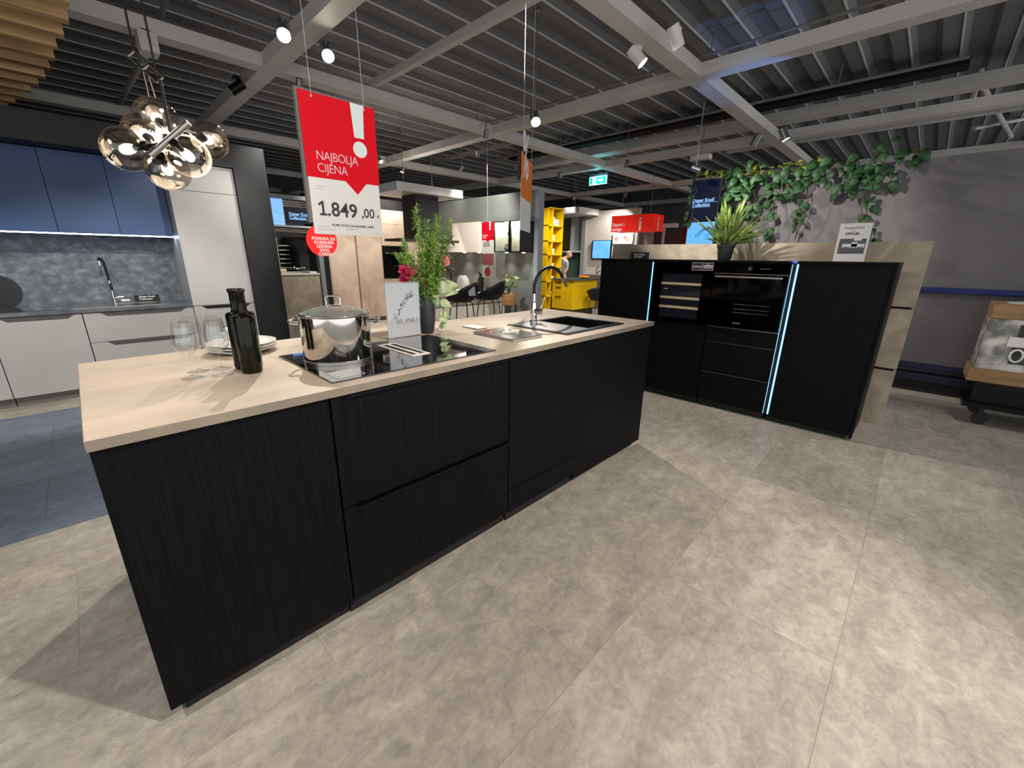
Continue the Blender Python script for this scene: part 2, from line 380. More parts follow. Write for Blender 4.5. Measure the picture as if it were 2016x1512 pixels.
# beam grid, one object per beam
tn = 3
for yy in (-5.0, -2.15, .76, 3.65, 6.6, 9.5, 12.4):
    MB().box(-5, 14.5, yy-.08, yy+.08, 3.0, 3.11).fin('trim_%d' % tn, M['beam'], None, kind='structure'); tn += 1
for xx in (-4.05, -1.15, 1.75, 4.67, 7.6, 10.5, 13.4):
    b = MB(); ys = [-5, -2.15, .76, 3.65, 6.6, 9.5, 12.4, 14.5]
    for i in range(7):
        b.box(xx-.08, xx+.08, ys[i]+(.08 if i else 0), ys[i+1]-(.08 if i < 6 else 0), 2.998, 3.108)
    b.fin('trim_%d' % tn, M['beam'], None, kind='structure'); tn += 1
# outer walls far away
struct('wall_back', M['wall_dark'], MB().box(-5, 14.5, 14.4, 14.6, 0, 3.8))
struct('wall_right', M['wall_dark'], MB().box(14.4, 14.6, -5, 14.4, 0, 3.8))
struct('wall_left', M['wall_dark'], MB().box(-5.1, -5, 1.0, 14.5, 0, 3.8))
# display wall behind the tall black block (carries the vines, screen and rails)
struct('wall_display', M['wall_dark'], MB().box(6.0, 6.12, -4.8, 1.16, 0, 2.29))
struct('baseboard_display', M['wall_pale'], MB().box(5.93, 6.0, -4.8, 1.1, 0, .05))
# display wall behind the left kitchen, with its fascia
struct('wall_kitchen', M['anthracite'], MB().box(-3.2, 1.75, 4.8, 4.9, 0, 2.42))
# wall of the beige kitchen behind
struct('wall_green', M['wall_green'], MB().box(5.8, 5.92, 3.79, 7.6, 0, 2.43))
struct('trim_%d' % tn, M['greywall_light'], MB().box(5.795, 5.93, 3.70, 3.789, 0, 2.41)); tn += 1

# pipes, rails and ducts under the roof
def pipe_thing(nm, mb, m, label, cat): o = mb.fin(nm, m, None, smooth=True); return tag(o, label, cat)
pipe_thing('lighting_rail', MB().box(2.78, 2.84, -1.2, 3.9, 3.12, 3.19), M['beam'], 'thin pale lighting rail running across the ceiling above the price banner', 'rail')
pipe_thing('sprinkler_pipe', MB().cyl((5.05, -4.5, 3.34), (5.05, 4.4, 3.34), .014), M['pipe'], 'thin ceiling pipe passing behind the two white cylinder spotlights', 'pipe')
pipe_thing('sprinkler_pipe', MB().cyl((7.0, -1.1, 3.38), (7.0, 6.0, 3.38), .018).tube([(7.0, 0, 3.38), (7.0, 0, 3.6)], .006, 6).tube([(7.0, 3, 3.38), (7.0, 3, 3.6)], .006, 6), M['pipe'], 'thin ceiling pipe beside the black roof slot on the right', 'pipe')
pipe_thing('roof_slot', MB().box(7.35, 7.6, -1.1, 6.0, 3.42, 3.5), M['gap'], 'long black slot under the roof on the right', 'slot')
pipe_thing('ventilation_duct', MB().box(7.75, 8.05, -4.5, 6.2, 3.3, 3.42, bev=.01), M['beam'], 'long pale duct under the roof on the right', 'duct')
pipe_thing('lighting_rail', MB().box(8.95, 9.08, -4.5, 1.9, 3.24, 3.3), M['beam'], 'long pale rail under the roof behind the duct, above the vines', 'rail')
pipe_thing('sprinkler_pipe', MB().cyl((1.3, 3.9, 3.44), (4.2, 3.9, 3.44), .012).tube([(2, 3.9, 3.44), (2, 3.9, 3.6)], .005, 6), M['pipe'], 'thin ceiling pipe behind the price banner', 'pipe')
pipe_thing('cable_tray', MB().box(5.9, 6.0, 4.2, 9.0, 3.25, 3.3).tube([(5.95, 5, 3.3), (5.95, 5, 3.6)], .006, 6), M['pipe'], 'thin tray under the roof above the beige kitchen', 'tray')
pipe_thing('roof_brace', MB().tube([(1.05, 3.6, 3.36), (1.05, 4.4, 3.3)], .022), M['pipe'], 'short grey roof brace high above the glass globe pendant', 'brace')
pipe_thing('roof_brace', MB().tube([(1.03, 5.1, 3.3), (.95, 7.4, 3.28)], .03), M['beam'], 'pale diagonal roof brace left of the glass globe pendant', 'brace')
t = thing('ceiling_junction_box', (.84, 3.6, 2.9), 'pale grey box fixed to the beam behind the pendant cables', 'box')
B('housing', M['beam'], t, .78, .9, 3.53, 3.69, 2.86, 3.0, bev=.006)
B('bracket', M['pipe'], t, .81, .87, 3.57, 3.65, 2.995, 3.02)
for x, y, l in ((9.6, -1.2, 'first'), ):
    b = MB(); b.tube([(8.3, -1.2, 3.5), (11.0, -1.75, 3.28)], .03); b.tube([(8.35, -1.2, 3.28), (8.35, -1.2, 3.62)], .03); b.tube([(10.0, -1.3, 3.28), (11.4, -1.9, 3.6)], .025)
    pipe_thing('roof_truss', b, M['beam'], 'pale diagonal truss bars under the roof at the far right', 'truss')
# warm timber baffles, top left
tab = [(2.2, .38), (3.22, .374), (3.49, .354), (3.84, .311), (4.17, .293), (4.73, .229), (5.15, .158), (5.53, .077), (5.96, -.02), (6.6, -.17)]
for i in range(13):
    yy = 2.62+.3*i; k_ = max(q for q in range(len(tab)-1) if tab[q][0] <= yy); f_ = (yy-tab[k_][0])/(tab[k_+1][0]-tab[k_][0]); xe = tab[k_][1]+f_*(tab[k_+1][1]-tab[k_][1])
    bm_ = MB().box(-1.9, xe, yy-.045, yy+.045, 2.80, 2.997, bev=.003)
    o = bm_.fin('timber_baffle', M['baffle'], None)
    tag(o, 'warm timber baffle hung in the stepped row at the top left corner', 'ceiling baffle', 'timber ceiling baffles at the top left')

# ---------------------------------------------------------------- spotlights
def spot_fixture(d):
    px, py, pz = d['p']; k = d['k']; P = Vector(d['p']); A = Vector(d['a']); dr = (A-P).normalized()
    lab = d['lab'] or 'unseen ceiling spotlight added on the beam grid out of view'
    t = thing('ceiling_spotlight', d['p'], lab, 'spotlight', 'spotlights on the ceiling beams')
    body = M['white'] if k == 'white' else M['blackmetal'] if k == 'black' else M['alu']
    r = .045 if k != 'lit' else .046; L = .15
    MB().cyl(P-dr*L, P, r, r, 28, cap=False).cyl(P-dr*L, P-dr*(L-.004), r, r, 28).fin('housing', body, t, smooth=True)
    lens = MB(); lens.cyl(P-dr*.02, P-dr*.016, r-.004, r-.004, 24); lens.fin('lens', M['lens'] if k == 'lit' else M['lens_small'], t)
    top = P-dr*(L*.55)
    zt_ = 3.0 if (abs((top.x+1.15) % 2.92) < .2 or abs((top.y+2.15) % 2.93) < .2 or pz > 2.7) else 3.59
    MB().tube([top, (top.x, top.y, zt_-.01)], .007).box(top.x-.03, top.x+.03, top.y-.03, top.y+.03, zt_-.025, zt_).fin('bracket', body, t)
    ld = bpy.data.lights.new('spot_lamp', 'SPOT'); lo = bpy.data.objects.new('spot_lamp', ld); COL.objects.link(lo)
    lo.parent = t; lo.location = dr*.006; lo.rotation_euler = dr.to_track_quat('-Z', 'Y').to_euler()
    ld.energy = d['w']; ld.color = d['col']; ld.spot_size = math.radians(d['c']); ld.spot_blend = .6; ld.shadow_soft_size = d['s']
    return t
for d in SPOTS: spot_fixture(d)
# small spotlights far away over the other kitchens, each with its own light pool
FAR = [((5.6, 5.55, 2.9), (4.9, 6.9, .9), 20, 'small lit spotlight above the white ceiling raft'), ((4.95, 6.55, 2.9), (4.2, 6.9, .8), 50, 'small lit spotlight left of the white ceiling raft'),
       ((5.0, 4.35, 2.9), (5.8, 5.2, 1.7), 45, 'double track spotlight right of the price banner'), ((3.2, 5.6, 2.9), (3.6, 6.9, .9), 55, 'bright spotlight behind the left edge of the price banner'),
       ((6.7, 4.0, 2.75), (7.8, 4.7, .9), 60, 'small lit spotlight left of the yellow shelf top'), ((7.3, 3.0, 2.9), (8.1, 4.4, .8), 60, 'small spotlight between the exit sign and the yellow shelf'),
       ((9.6, 4.3, 2.75), (10.2, 5.3, 1.2), 60, 'small spotlight above the red information sign'), ((9.3, 5.6, 2.75), (9.6, 6.3, .9), 60, 'small spotlight left of the red information sign'),
       ((5.35, .87, 2.32), (6.0, -.5, 1.75), 17, 'glaring spotlight beside the top of the tall screen'), ((4.2, 6.0, 2.9), (4.6, 4.3, .8), 60, 'small lit spotlight over the bar stools'),
       ((4.4, 3.5, 2.9), (4.9, 4.6, .4), 70, 'small spotlight added on the beam crossing to light the peninsula front'),  # added lamp for the stools and peninsula front, lens turned away
       ((2.0, 3.62, 2.9), (2.15, 4.7, .9), 45, 'small spotlight above the low beige counter')]
for i, (p, a, w, lab) in enumerate(FAR):
    P = Vector(p); dr = (Vector(a)-P).normalized()
    t = thing('track_spotlight', p, lab, 'spotlight', 'track spotlights over the far kitchens')
    MB().cyl(P-dr*.1, P, .032, .036, 16, cap=False).cyl(P-dr*.1, P-dr*.097, .032, .032, 16).fin('housing', M['alu'], t, smooth=True)
    MB().cyl(P-dr*.012, P-dr*.008, .031, .031, 16).fin('lens', M['lens_small'], t)
    tp = P-dr*.05; MB().tube([tp, (tp.x, tp.y, 3.65)], .006).fin('bracket', M['alu'], t)
    ld = bpy.data.lights.new('spot_lamp', 'SPOT'); lo = bpy.data.objects.new('spot_lamp', ld); COL.objects.link(lo)
    lo.parent = t; lo.location = dr*.006; lo.rotation_euler = dr.to_track_quat('-Z', 'Y').to_euler()
    ld.energy = w*2.2; ld.color = NEUT; ld.spot_size = math.radians(95); ld.spot_blend = .7; ld.shadow_soft_size = .03

# ================================================================ ISLAND
ZT = .92; L_ = 2.777; D_ = .972; TH = .027
wt = thing('island_worktop', (0, 0, ZT-TH), 'long beige stone effect worktop lying on the black island', 'worktop')
def slab(mb, x0, x1, y0, y1, z0, z1, hx0, hx1, hy0, hy1):
    mb.box(x0, x1, y0, hy0, z0, z1); mb.box(x0, x1, hy1, y1, z0, z1); mb.box(x0, hx0, hy0, hy1, z0, z1); mb.box(hx1, x1, hy0, hy1, z0, z1); return mb
e = .0015
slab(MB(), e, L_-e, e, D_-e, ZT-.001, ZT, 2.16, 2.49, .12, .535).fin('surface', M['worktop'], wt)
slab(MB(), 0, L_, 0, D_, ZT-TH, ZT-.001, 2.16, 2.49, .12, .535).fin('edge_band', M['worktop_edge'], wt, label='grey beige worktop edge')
FY = .02; ZB = .062; ZC = ZT-TH-.006
# unit 1: end cabinet with plain panel front
def plinth(par, x0, x1, y0=.06, y1=.92, z=ZB): return B('plinth', M['oak_dark'], par, x0, x1, y0, y1, 0, z)
u = thing('island_end_cabinet', (.28, .5, 0), 'plain black wood end cabinet of the island, nearest the wine glasses', 'cabinet')
B('body', M['oak'], u, .02, .548, FY+.02, D_-.02, ZB, ZT-TH)
B('front_panel', M['oak'], u, .003, .5515, FY, FY+.0195, ZB, ZC+.004, bev=.001)
B('side_panel', M['oak'], u, .003, .0195, FY+.02, D_-.02, ZB, ZT-TH)
plinth(u, .035, .548)
# unit 2: two deep drawers
u = thing('island_drawer_cabinet', (.965, .5, 0), 'black wood island cabinet with two deep drawers under the hob', 'cabinet')
B('body', M['gap'], u, .556, 1.378, FY+.02, D_-.02, ZB, ZT-TH)
plinth(u, .552, 1.38, .052)
for z0, z1 in ((.472, ZC), (ZB+.006, .466)):
    d = MB().box(.558, 1.3795, FY, FY+.0195, z0, z1, bev=.001).fin('drawer', M['oak'], u)
    MB().box(.604, 1.375, FY-.016, FY+.006, z1-.001, z1+.001).box(.604, 1.375, FY-.0175, FY-.0155, z1-.007, z1+.001).fin('handle', M['blackmetal'], d)
# unit 3: dishwasher door over a bottom drawer
u = thing('island_sink_cabinet', (1.66, .5, 0), 'black wood island cabinet with tall door over low bottom drawer', 'cabinet')
B('body', M['gap'], u, 1.386, 1.945, FY+.02, D_-.02, ZB, ZT-TH)
plinth(u, 1.388, 1.946, .045)
d = B('door', M['oak'], u, 1.3855, 1.9475, FY, FY+.0195, .193, ZC, bev=.001)
MB().box(1.42, 1.92, FY-.014, FY+.006, ZC-.001, ZC+.001).box(1.42, 1.92, FY-.0155, FY-.0135, ZC-.007, ZC+.001).fin('handle', M['blackmetal'], d)
B('drawer', M['oak'], u, 1.3855, 1.9475, FY, FY+.0195, ZB, .188, bev=.001)
u = thing('island_corner_cabinet', (2.35, .5, 0), 'plain black wood island cabinet under the sink, nearest the ovens', 'cabinet')
B('body', M['oak'], u, 1.95, 2.755, FY+.02, D_-.02, ZB, .70)
B('front_panel', M['oak'], u, 1.949, 2.7745, FY, FY+.0195, ZB-.03, ZC+.004, bev=.001)
B('side_panel', M['oak'], u, 2.7555, 2.7745, FY+.02, D_-.02, ZB, ZT-TH)
B('back_panel', M['oak'], u, 1.95, 2.7545, D_-.05, D_-.02, .70, ZT-TH)
plinth(u, 1.964, 2.70, .05, z=.03)
B('plinth_clip', M['sockets'], u, 2.70, 2.735, .03, .05, .002, .03, label='pale plastic plinth clip')

# ---- sink
t = thing('inset_sink', (2.2, .3, ZT), 'black inset sink with drainer at the right end of the island', 'sink')
X0, X1, Y0, Y1 = 1.90, 2.515, .085, .555; bx0, bx1, by0, by1 = 2.17, 2.48, .13, .525
r = MB(); slab(r, X0, X1, Y0, Y1, ZT, ZT+.006, bx0, bx1, by0, by1); r.fin('rim', M['sink'], t)
r = MB(); z = ZT-.18
for q in (((bx0, by0), (bx1, by0)), ((bx1, by0), (bx1, by1)), ((bx1, by1), (bx0, by1)), ((bx0, by1), (bx0, by0))):
    (a, b_), (c_, d_) = q; k = .012
    r._add([(a, b_, ZT+.005), (c_, d_, ZT+.005), (a+(k if a == bx0 else -k), b_+(k if b_ == by0 else -k), z), (c_+(k if c_ == bx0 else -k), d_+(k if d_ == by0 else -k), z)], [(0, 1, 3, 2)])
r._add([(bx0+.012, by0+.012, z), (bx1-.012, by0+.012, z), (bx1-.012, by1-.012, z), (bx0+.012, by1-.012, z)], [(0, 1, 2, 3)])
r.fin('basin', M['sink'], t, solid=.004)
MB().cyl((2.33, .32, z+.001), (2.33, .32, z+.005), .04).cyl((2.33, .32, z+.005), (2.33, .32, z+.009), .02).fin('drain', M['chrome'], t)
B('drainer_ledge', M['alu'], t, 1.925, 2.15, .11, .53, ZT+.006, ZT+.0075, label='glossy grey drainer surface')
# ---- tap
t = thing('kitchen_tap', (2.105, .515, ZT+.007), 'arched chrome tap with black flexible spout standing by the island sink', 'tap')
cx, cy, cz = 2.105, .515, ZT+.007
MB().lathe([(0, 0), (.028, 0), (.028, .006), (.021, .012), (.021, .1), (.019, .125), (.012, .13), (0, .13)], (cx, cy, cz), 28).fin('body', M['chrome'], t, smooth=True)
MB().cyl((cx, cy, cz+.128), (cx, cy, cz+.18), .0105, .0105, 16).fin('spout_collar', M['chrome'], t, smooth=True)
arc = [(cx, cy, cz+.18), (cx+.001, cy, cz+.23)]
for i in range(13):
    a = PI - (PI*.86)*i/12
    arc.append((cx+.145+.145*math.cos(a), cy-.01*i/12, cz+.225+.118*math.sin(a)))
MB().tube(arc, .011, 12).fin('spout_hose', M['potblack'], t, smooth=True, label='black flexible hose')
ex = Vector(arc[-1]); dx = (Vector(arc[-1])-Vector(arc[-2])).normalized()
MB().cyl(ex-dx*.004, ex+dx*.075, .0115, .0105, 16).fin('spray_head', M['chrome'], t, smooth=True)
MB().cyl((cx, cy, cz+.07), (cx+.01, cy-.055, cz+.07), .019, .019, 20).fin('mixer_knob', M['chrome'], t, smooth=True)
MB().tube([(cx+.008, cy-.045, cz+.075), (cx+.045, cy-.04, cz+.135), (cx+.055, cy-.04, cz+.16)], [.0055, .005, .006], 10).fin('lever', M['chrome'], t, smooth=True)

# ---- hob
t = thing('induction_hob', (.965, .34, ZT), 'black glass hob with pale centre vent set into the worktop', 'hob')
HX0, HX1, HY0, HY1 = .587, 1.335, .06, .585
hb = MB().box(HX0, HX1, HY0, HY1, ZT, ZT+.005, bev=.0015); hb.fin('glass_plate', M['blackglass'], t)
v = MB(); v.box(.985, 1.075, .20, .50, ZT+.005, ZT+.0075, bev=.001); vo = v.fin('vent_cover', M['white'], t, label='pale metal vent cover')
MB().box(1.0, 1.02, .225, .475, ZT+.0076, ZT+.008).box(1.04, 1.06, .225, .475, ZT+.0076, ZT+.008).fin('slots', M['gap'], vo)
# stickers on hob front left
st = B('energy_sticker', M['blackglass'], t, .615, .72, .085, .185, ZT+.0052, ZT+.0056, label='small printed stickers on the hob glass')
mk = MB()
for (a, b_, c_, d_) in ((.617, .718, .087, .089), (.617, .718, .118, .120), (.617, .718, .150, .152), (.617, .718, .181, .183), (.617, .619, .087, .183), (.716, .718, .087, .183), (.63, .70, .132, .137), (.63, .69, .1, .105), (.63, .705, .163, .168)):
    mk.box(a, b_, c_, d_, ZT+.0056, ZT+.0058)
mk.fin('print', M['whiteink'], st)
mk = MB()
for k in range(9): mk.box(1.10+k*.016, 1.105+k*.016, .085, .09, ZT+.005, ZT+.0052)
mk.fin('touch_controls', M['greyink'], t)

# ---- pot
PX, PY, PZ, PR = .748, .37, ZT+.005, .13; PH = .178
t = thing('cooking_pot', (PX, PY, PZ), 'large polished steel pot with glass lid standing on the hob', 'pot')
MB().lathe([(0, .0), (PR-.008, .0), (PR-.003, .004), (PR, .012), (PR, PH), (PR+.003, PH+.003), (PR-.003, PH+.003), (PR-.004, .012), (0, .008)], (PX, PY, PZ), 72).fin('body', M['steel'], t, smooth=True)
MB().lathe([(PR-.01, .0006), (PR+.0005, .0006), (PR+.0008, .014), (PR-.0002, .014)], (PX, PY, PZ), 72).fin('base_ring', M['brushed'], t, smooth=True)
lid = MB().lathe([(PR+.001, PH+.003), (PR+.0025, PH+.006), (PR-.006, PH+.009), (PR-.035, PH+.022), (PR-.075, PH+.033), (.02, PH+.038), (0, PH+.038)], (PX, PY, PZ), 64).fin('lid', M['lidglass'], t, smooth='all')
MB().lathe([(PR+.002, PH+.004), (PR+.005, PH+.006), (PR+.002, PH+.009), (PR-.004, PH+.0105), (PR-.004, PH+.006), (PR+.002, PH+.004)], (PX, PY, PZ), 64).fin('lid_rim', M['steel'], lid, smooth='all')
zl = PZ+PH+.036; a = math.radians(-38); hx, hy = math.cos(a), math.sin(a)
MB().tube([(PX-hx*.026, PY-hy*.026, zl), (PX-hx*.028, PY-hy*.028, zl+.028), (PX-hx*.02, PY-hy*.02, zl+.037), (PX+hx*.02, PY+hy*.02, zl+.037), (PX+hx*.028, PY+hy*.028, zl+.028), (PX+hx*.026, PY+hy*.026, zl)], .0035, 10).lathe([(0, .0), (.03, 0), (.028, .004), (0, .005)], (PX, PY, zl-.001), 24).fin('lid_knob', M['chrome'], lid, smooth=True)
for sgn in (-1, 1):
    c0 = Vector((PX+sgn*hx*(PR-.002), PY+sgn*hy*(PR-.002), PZ+PH-.022)); o_ = Vector((sgn*hx, sgn*hy, 0)); sd = Vector((-hy, hx, 0))
    pts = [c0+sd*.042, c0+sd*.042+o_*.026+Vector((0, 0, .004)), c0+sd*.03+o_*.036+Vector((0, 0, .005)), c0-sd*.03+o_*.036+Vector((0, 0, .005)), c0-sd*.042+o_*.026+Vector((0, 0, .004)), c0-sd*.042]
    MB().tube(pts, .0048, 10).tube([p_+Vector((0, 0, -.009)) for p_ in pts], .003, 8).fin('handle', M['steel'], t, smooth=True)

# ---- wine glasses (real thin glass, one mesh per part)
def wine_glass(loc, label, k=1.0):
    t = thing('wine_glass', loc, label, 'wine glass', 'wine glasses on the island')
    x, y, z = loc
    MB().lathe([(0, .078), (.012, .08), (.024, .09), (.033, .105), (.0355, .124), (.0345, .145), (.031, .17), (.026, .198), (.0252, .198), (.0302, .17), (.0337, .145), (.0347, .124), (.0322, .106), (.0235, .092), (.011, .083), (0, .081)], (x, y, z), 40).fin('bowl', M['glass'], t, smooth='all')
    MB().lathe([(.0034, .006), (.0028, .02), (.0028, .06), (.0036, .074), (.009, .079)], (x, y, z), 16).fin('stem', M['glass'], t, smooth='all')
    MB().lathe([(0, .0005), (.034, .0005), (.034, .0018), (.015, .004), (.004, .009), (0, .009)], (x, y, z), 40).fin('foot', M['glass'], t, smooth='all')
wine_glass((.275, .455, ZT), 'front wine glass of the left pair, nearest the worktop corner')
wine_glass((.305, .54, ZT), 'wine glass directly behind the leftmost one on the island')
wine_glass((.358, .43, ZT), 'front wine glass beside the dark bottles')
wine_glass((.372, .53, ZT), 'rear wine glass between the plates and the front glasses')
# ---- bottles
def bottle(loc, label):
    t = thing('wine_bottle', loc, label, 'bottle', 'dark bottles on the island')
    MB().lathe([(0, .004), (.026, 0), (.032, .003), (.0334, .01), (.0336, .196), (.0322, .202), (.027, .2065), (.016, .2095), (.0128, .216), (.0122, .235), (.0122, .285), (.0128, .286)], loc, 44).fin('body', M['bottle'], t, smooth='all')
    MB().lathe([(.0128, .276), (.0152, .278), (.0152, .289), (.0125, .291), (.0105, .291), (.0105, .27)], loc, 28).fin('neck_ring', M['bottle'], t, smooth='all')
bottle((.441, .397, ZT), 'dark green bottle standing in front of the other two')
bottle((.440, .482, ZT), 'dark green bottle standing left behind the front one')
bottle((.464, .478, ZT), 'dark green bottle hidden between the other two')
# ---- plates and cups
def plate(c, z, r, lab):
    t = thing('dinner_plate', (c[0], c[1], z), lab, 'plate', 'stacked plates on the island')
    MB().lathe([(0, .004), (r*.62, .004), (r*.7, .007), (r, .017), (r+.001, .0185), (r-.001, .0195), (r*.7, .0105), (r*.6, .008), (0, .008)], (c[0], c[1], z), 56).fin('dish', M['porcelain'], t, smooth='all')
    MB().lathe([(r*.5, 0), (r*.58, 0), (r*.58, .005), (r*.5, .005)], (c[0], c[1], z), 48).fin('foot_ring', M['porcelain'], t, smooth=True)
PC = (.515, .815)
for i in range(3): plate(PC, ZT+i*.0125, .132, ('bottom', 'middle', 'top')[i]+' white plate of the stack behind the bottles')
def bowl(c, z, r, h, lab, nm='serving_bowl'):
    t = tag(MB().lathe([(0, .002), (r*.45, 0), (r*.5, .006), (r*.8, h*.5), (r, h), (r-.003, h), (r*.77, h*.55), (r*.4, .012), (0, .01)], (c[0], c[1], z), 48).fin(nm, M['porcelain'], None, smooth='all'), lab, 'bowl', 'white bowls on the plate stack')
bowl((.50, .80), ZT+.041, .062, .045, 'wide white bowl standing on the plate stack')
bowl((.50, .80), ZT+.062, .05, .042, 'small white bowl nested on top of the plate stack')

# ---- acrylic stand
t = thing('acrylic_price_stand', (1.2, .6, ZT), 'clear acrylic stand with faint reversed price sheet beside the vase', 'sign')
B('sheet_holder', M['acrylic'], t, 1.105, 1.305, .612, .617, ZT, ZT+.285)
B('foot', M['acrylic'], t, 1.105, 1.305, .617, .68, ZT, ZT+.004)
B('paper_sheet', mat('translucent pale paper', '#bfc1c3', .6), t, 1.11, 1.30, .6135, .6155, ZT+.006, ZT+.278)
text('1.849 ,00', t, (1.292, .6115, ZT+.075), .036, M['greyink'], mirror=True, ext=.0002)
lf = MB(); random.seed(3)
for i in range(46):
    f = i/46; x = 1.15+.11*f+random.uniform(-.012, .012); z = ZT+.10+.12*math.sin(f*1.5)+random.uniform(-.012, .012)
    lf.poly([(x, .6114, z), (x+.006, .6114, z+.001), (x+.009, .6114, z+.011), (x+.003, .6114, z+.008)], (0, .0004, 0))
lf.fin('leaf_print', M['greyink'], t)
# ---- vase and flowers
VX, VY = 1.372, .655
t = thing('flower_vase', (VX, VY, ZT), 'tall charcoal vase standing behind the hob', 'vase')
MB().lathe([(0, 0), (.031, 0), (.036, .008), (.044, .06), (.047, .12), (.045, .165), (.037, .2), (.034, .222), (.032, .222), (.035, .2), (.042, .165), (.042, .06), (.03, .012), (0, .01)], (VX, VY, ZT), 44).fin('body', M['vase'], t, smooth='all')
gm = MB()
for k in range(4):
    a = k*PI/2+.5; gm.tube([(VX+.0475*math.cos(a)*q, VY+.0475*math.sin(a)*q, ZT+z_) for q, z_ in ((.80, .02), (.95, .06), (1, .12), (.96, .165), (.80, .2))], .0006, 6)
gm.fin('seams', M['potblack'], t)
VT = ZT+.2
def stemcurve(p0, p1, bend=.03, n=7):
    p0 = Vector(p0); p1 = Vector(p1); return [p0.lerp(p1, i/(n-1))+Vector((0, 0, bend*math.sin(PI*i/(n-1)))) for i in range(n)]
# image right in world = direction (0.70,-0.71); use it only to describe the bouquet's own spread
RX = Vector((.75, -.66, 0))
def spread(u, z, d=0): return Vector((VX, VY, z))+RX*u+Vector((.66, .75, 0))*d
t = thing('fern_branches', (VX, VY, VT), 'tall light green feathery branches rising from the charcoal vase', 'plant')
fo = MB(); stm = MB(); random.seed(11)
tips = [(-.03, 1.56, 0), (.02, 1.50, .03), (.07, 1.46, -.02), (.12, 1.44, .02), (-.10, 1.40, .0), (-.07, 1.33, .04), (.0, 1.42, -.04), (.05, 1.36, .05), (.1, 1.33, -.03), (-.02, 1.32, .03), (.04, 1.28, -.05), (-.06, 1.27, -.02), (.0, 1.36, .07), (.08, 1.52, 0), (.14, 1.5, .02), (-.09, 1.31, -.04), (-.12, 1.33, .02), (.03, 1.43, .04), (.07, 1.38, -.05)]
for (u_, z_, d_) in tips:
    tip = spread(u_, z_, d_); cv = stemcurve((VX+random.uniform(-.01, .01), VY, ZT+.05), tip, .0)
    stm.tube(cv, [.002]*6+[.001], 6)
    for s_ in range(44):
        f = .42+.58*s_/43; b0 = cv[0].lerp(cv[-1], f)
        for q in range(5):
            dr = Vector((random.uniform(-1, 1), random.uniform(-1, 1), random.uniform(-.3, 1))).normalized()
            L = random.uniform(.02, .05)*(1.15-f*.5)
            fo.leaf(b0+dr*.006, dr, (0, 0, 1), L, .006, droop=random.uniform(0, .4))
            for j in range(2):
                p_ = b0+dr*L*(.4+.3*j); d2 = (dr+Vector((random.uniform(-1, 1), random.uniform(-1, 1), random.uniform(-1, 1)))*.8).normalized()
                fo.leaf(p_, d2, (0, 0, 1), .018, .004, droop=.2)
fo.fin('foliage', M['fern_light'], t, normals=False); stm.fin('stems', M['stem'], t)
t = thing('leafy_sprigs', (VX, VY, VT), 'darker leafy sprigs spreading sideways from the charcoal vase', 'plant')
fo = MB(); stm = MB()
for (u_, z_, d_) in [(-.15, 1.34, -.01), (-.11, 1.27, .02), (.14, 1.40, 0), (.15, 1.32, .02), (.06, 1.16, -.03), (-.05, 1.22, -.03), (.10, 1.27, .0), (.15, 1.45, .01), (-.14, 1.30, .03), (-.03, 1.15, -.05)]:
    tip = spread(u_, z_, d_); cv = stemcurve((VX, VY, ZT+.05), tip, .03); stm.tube(cv, .0018, 6)
    for s_ in range(15):
        f = .5+.5*s_/14; b0 = cv[0].lerp(cv[-1], f)+Vector((0, 0, .03*math.sin(PI*f)))
        dr = (RX*random.uniform(-1, 1)+Vector((0, 0, random.uniform(-.2, .8)))+Vector((.6, .7, 0))*random.uniform(-.6, .6)).normalized()
        fo.leaf(b0, dr, (0, 0, 1), random.uniform(.03, .048), .021, heart=True, droop=.2)
fo.fin('foliage', M['leaf'], t, normals=False, smooth='all'); stm.fin('stems', M['stem'], t)
t = thing('trailing_foliage', (VX, VY, VT), 'pale variegated leaves trailing down the right side of the charcoal vase', 'plant')
fo = MB(); stm = MB()
cv = [spread(.03, 1.15), spread(.07, 1.165), spread(.1, 1.12), spread(.095, 1.05), spread(.085, .98), spread(.08, .94)]
stm.tube(cv, .0022, 6)
for (u_, z_, L, dx_, dz_) in [(.03, 1.175, .15, .95, -.2), (.05, 1.17, .13, .8, .1), (.06, 1.15, .085, .9, .1), (.075, 1.10, .075, .8, -.4), (.07, 1.07, .06, .9, -.1), (.07, 1.03, .065, .8, -.3), (.065, 1.0, .055, .7, -.2), (.07, .97, .05, .8, -.2), (.06, .955, .045, .6, -.3), (.04, 1.13, .07, .4, -.8)]:
    fo.leaf(spread(u_, z_, random.uniform(-.02, .02)), RX*dx_+Vector((0, 0, dz_)), Vector((-.66, -.75, .35)), L, L*.62, heart=True, droop=.15, fold=.12)
fo.fin('foliage', M['leaf_pale'], t, normals=False, smooth='all', solid=.0008); stm.fin('stems', M['stem_green'], t)
t = thing('fern_tuft', (VX, VY, VT), 'feathery green tuft hanging over the left rim of the charcoal vase', 'plant')
fo = MB(); random.seed(5)
for s_ in range(420):
    u_ = random.gauss(-.065, .028); z_ = random.gauss(1.12, .032); b0 = spread(u_, z_, random.gauss(-.02, .02))
    fo.leaf(b0, (random.uniform(-1, 1), random.uniform(-1, 1), random.uniform(-1.2, .4)), (0, 0, 1), .026, .0035, droop=.3)
fo.fin('foliage', M['fern_light'], t, normals=False)
MB().tube([(VX, VY, ZT+.1), spread(-.02, 1.16), spread(-.06, 1.13)], .002, 6).fin('stem', M['stem_green'], t)
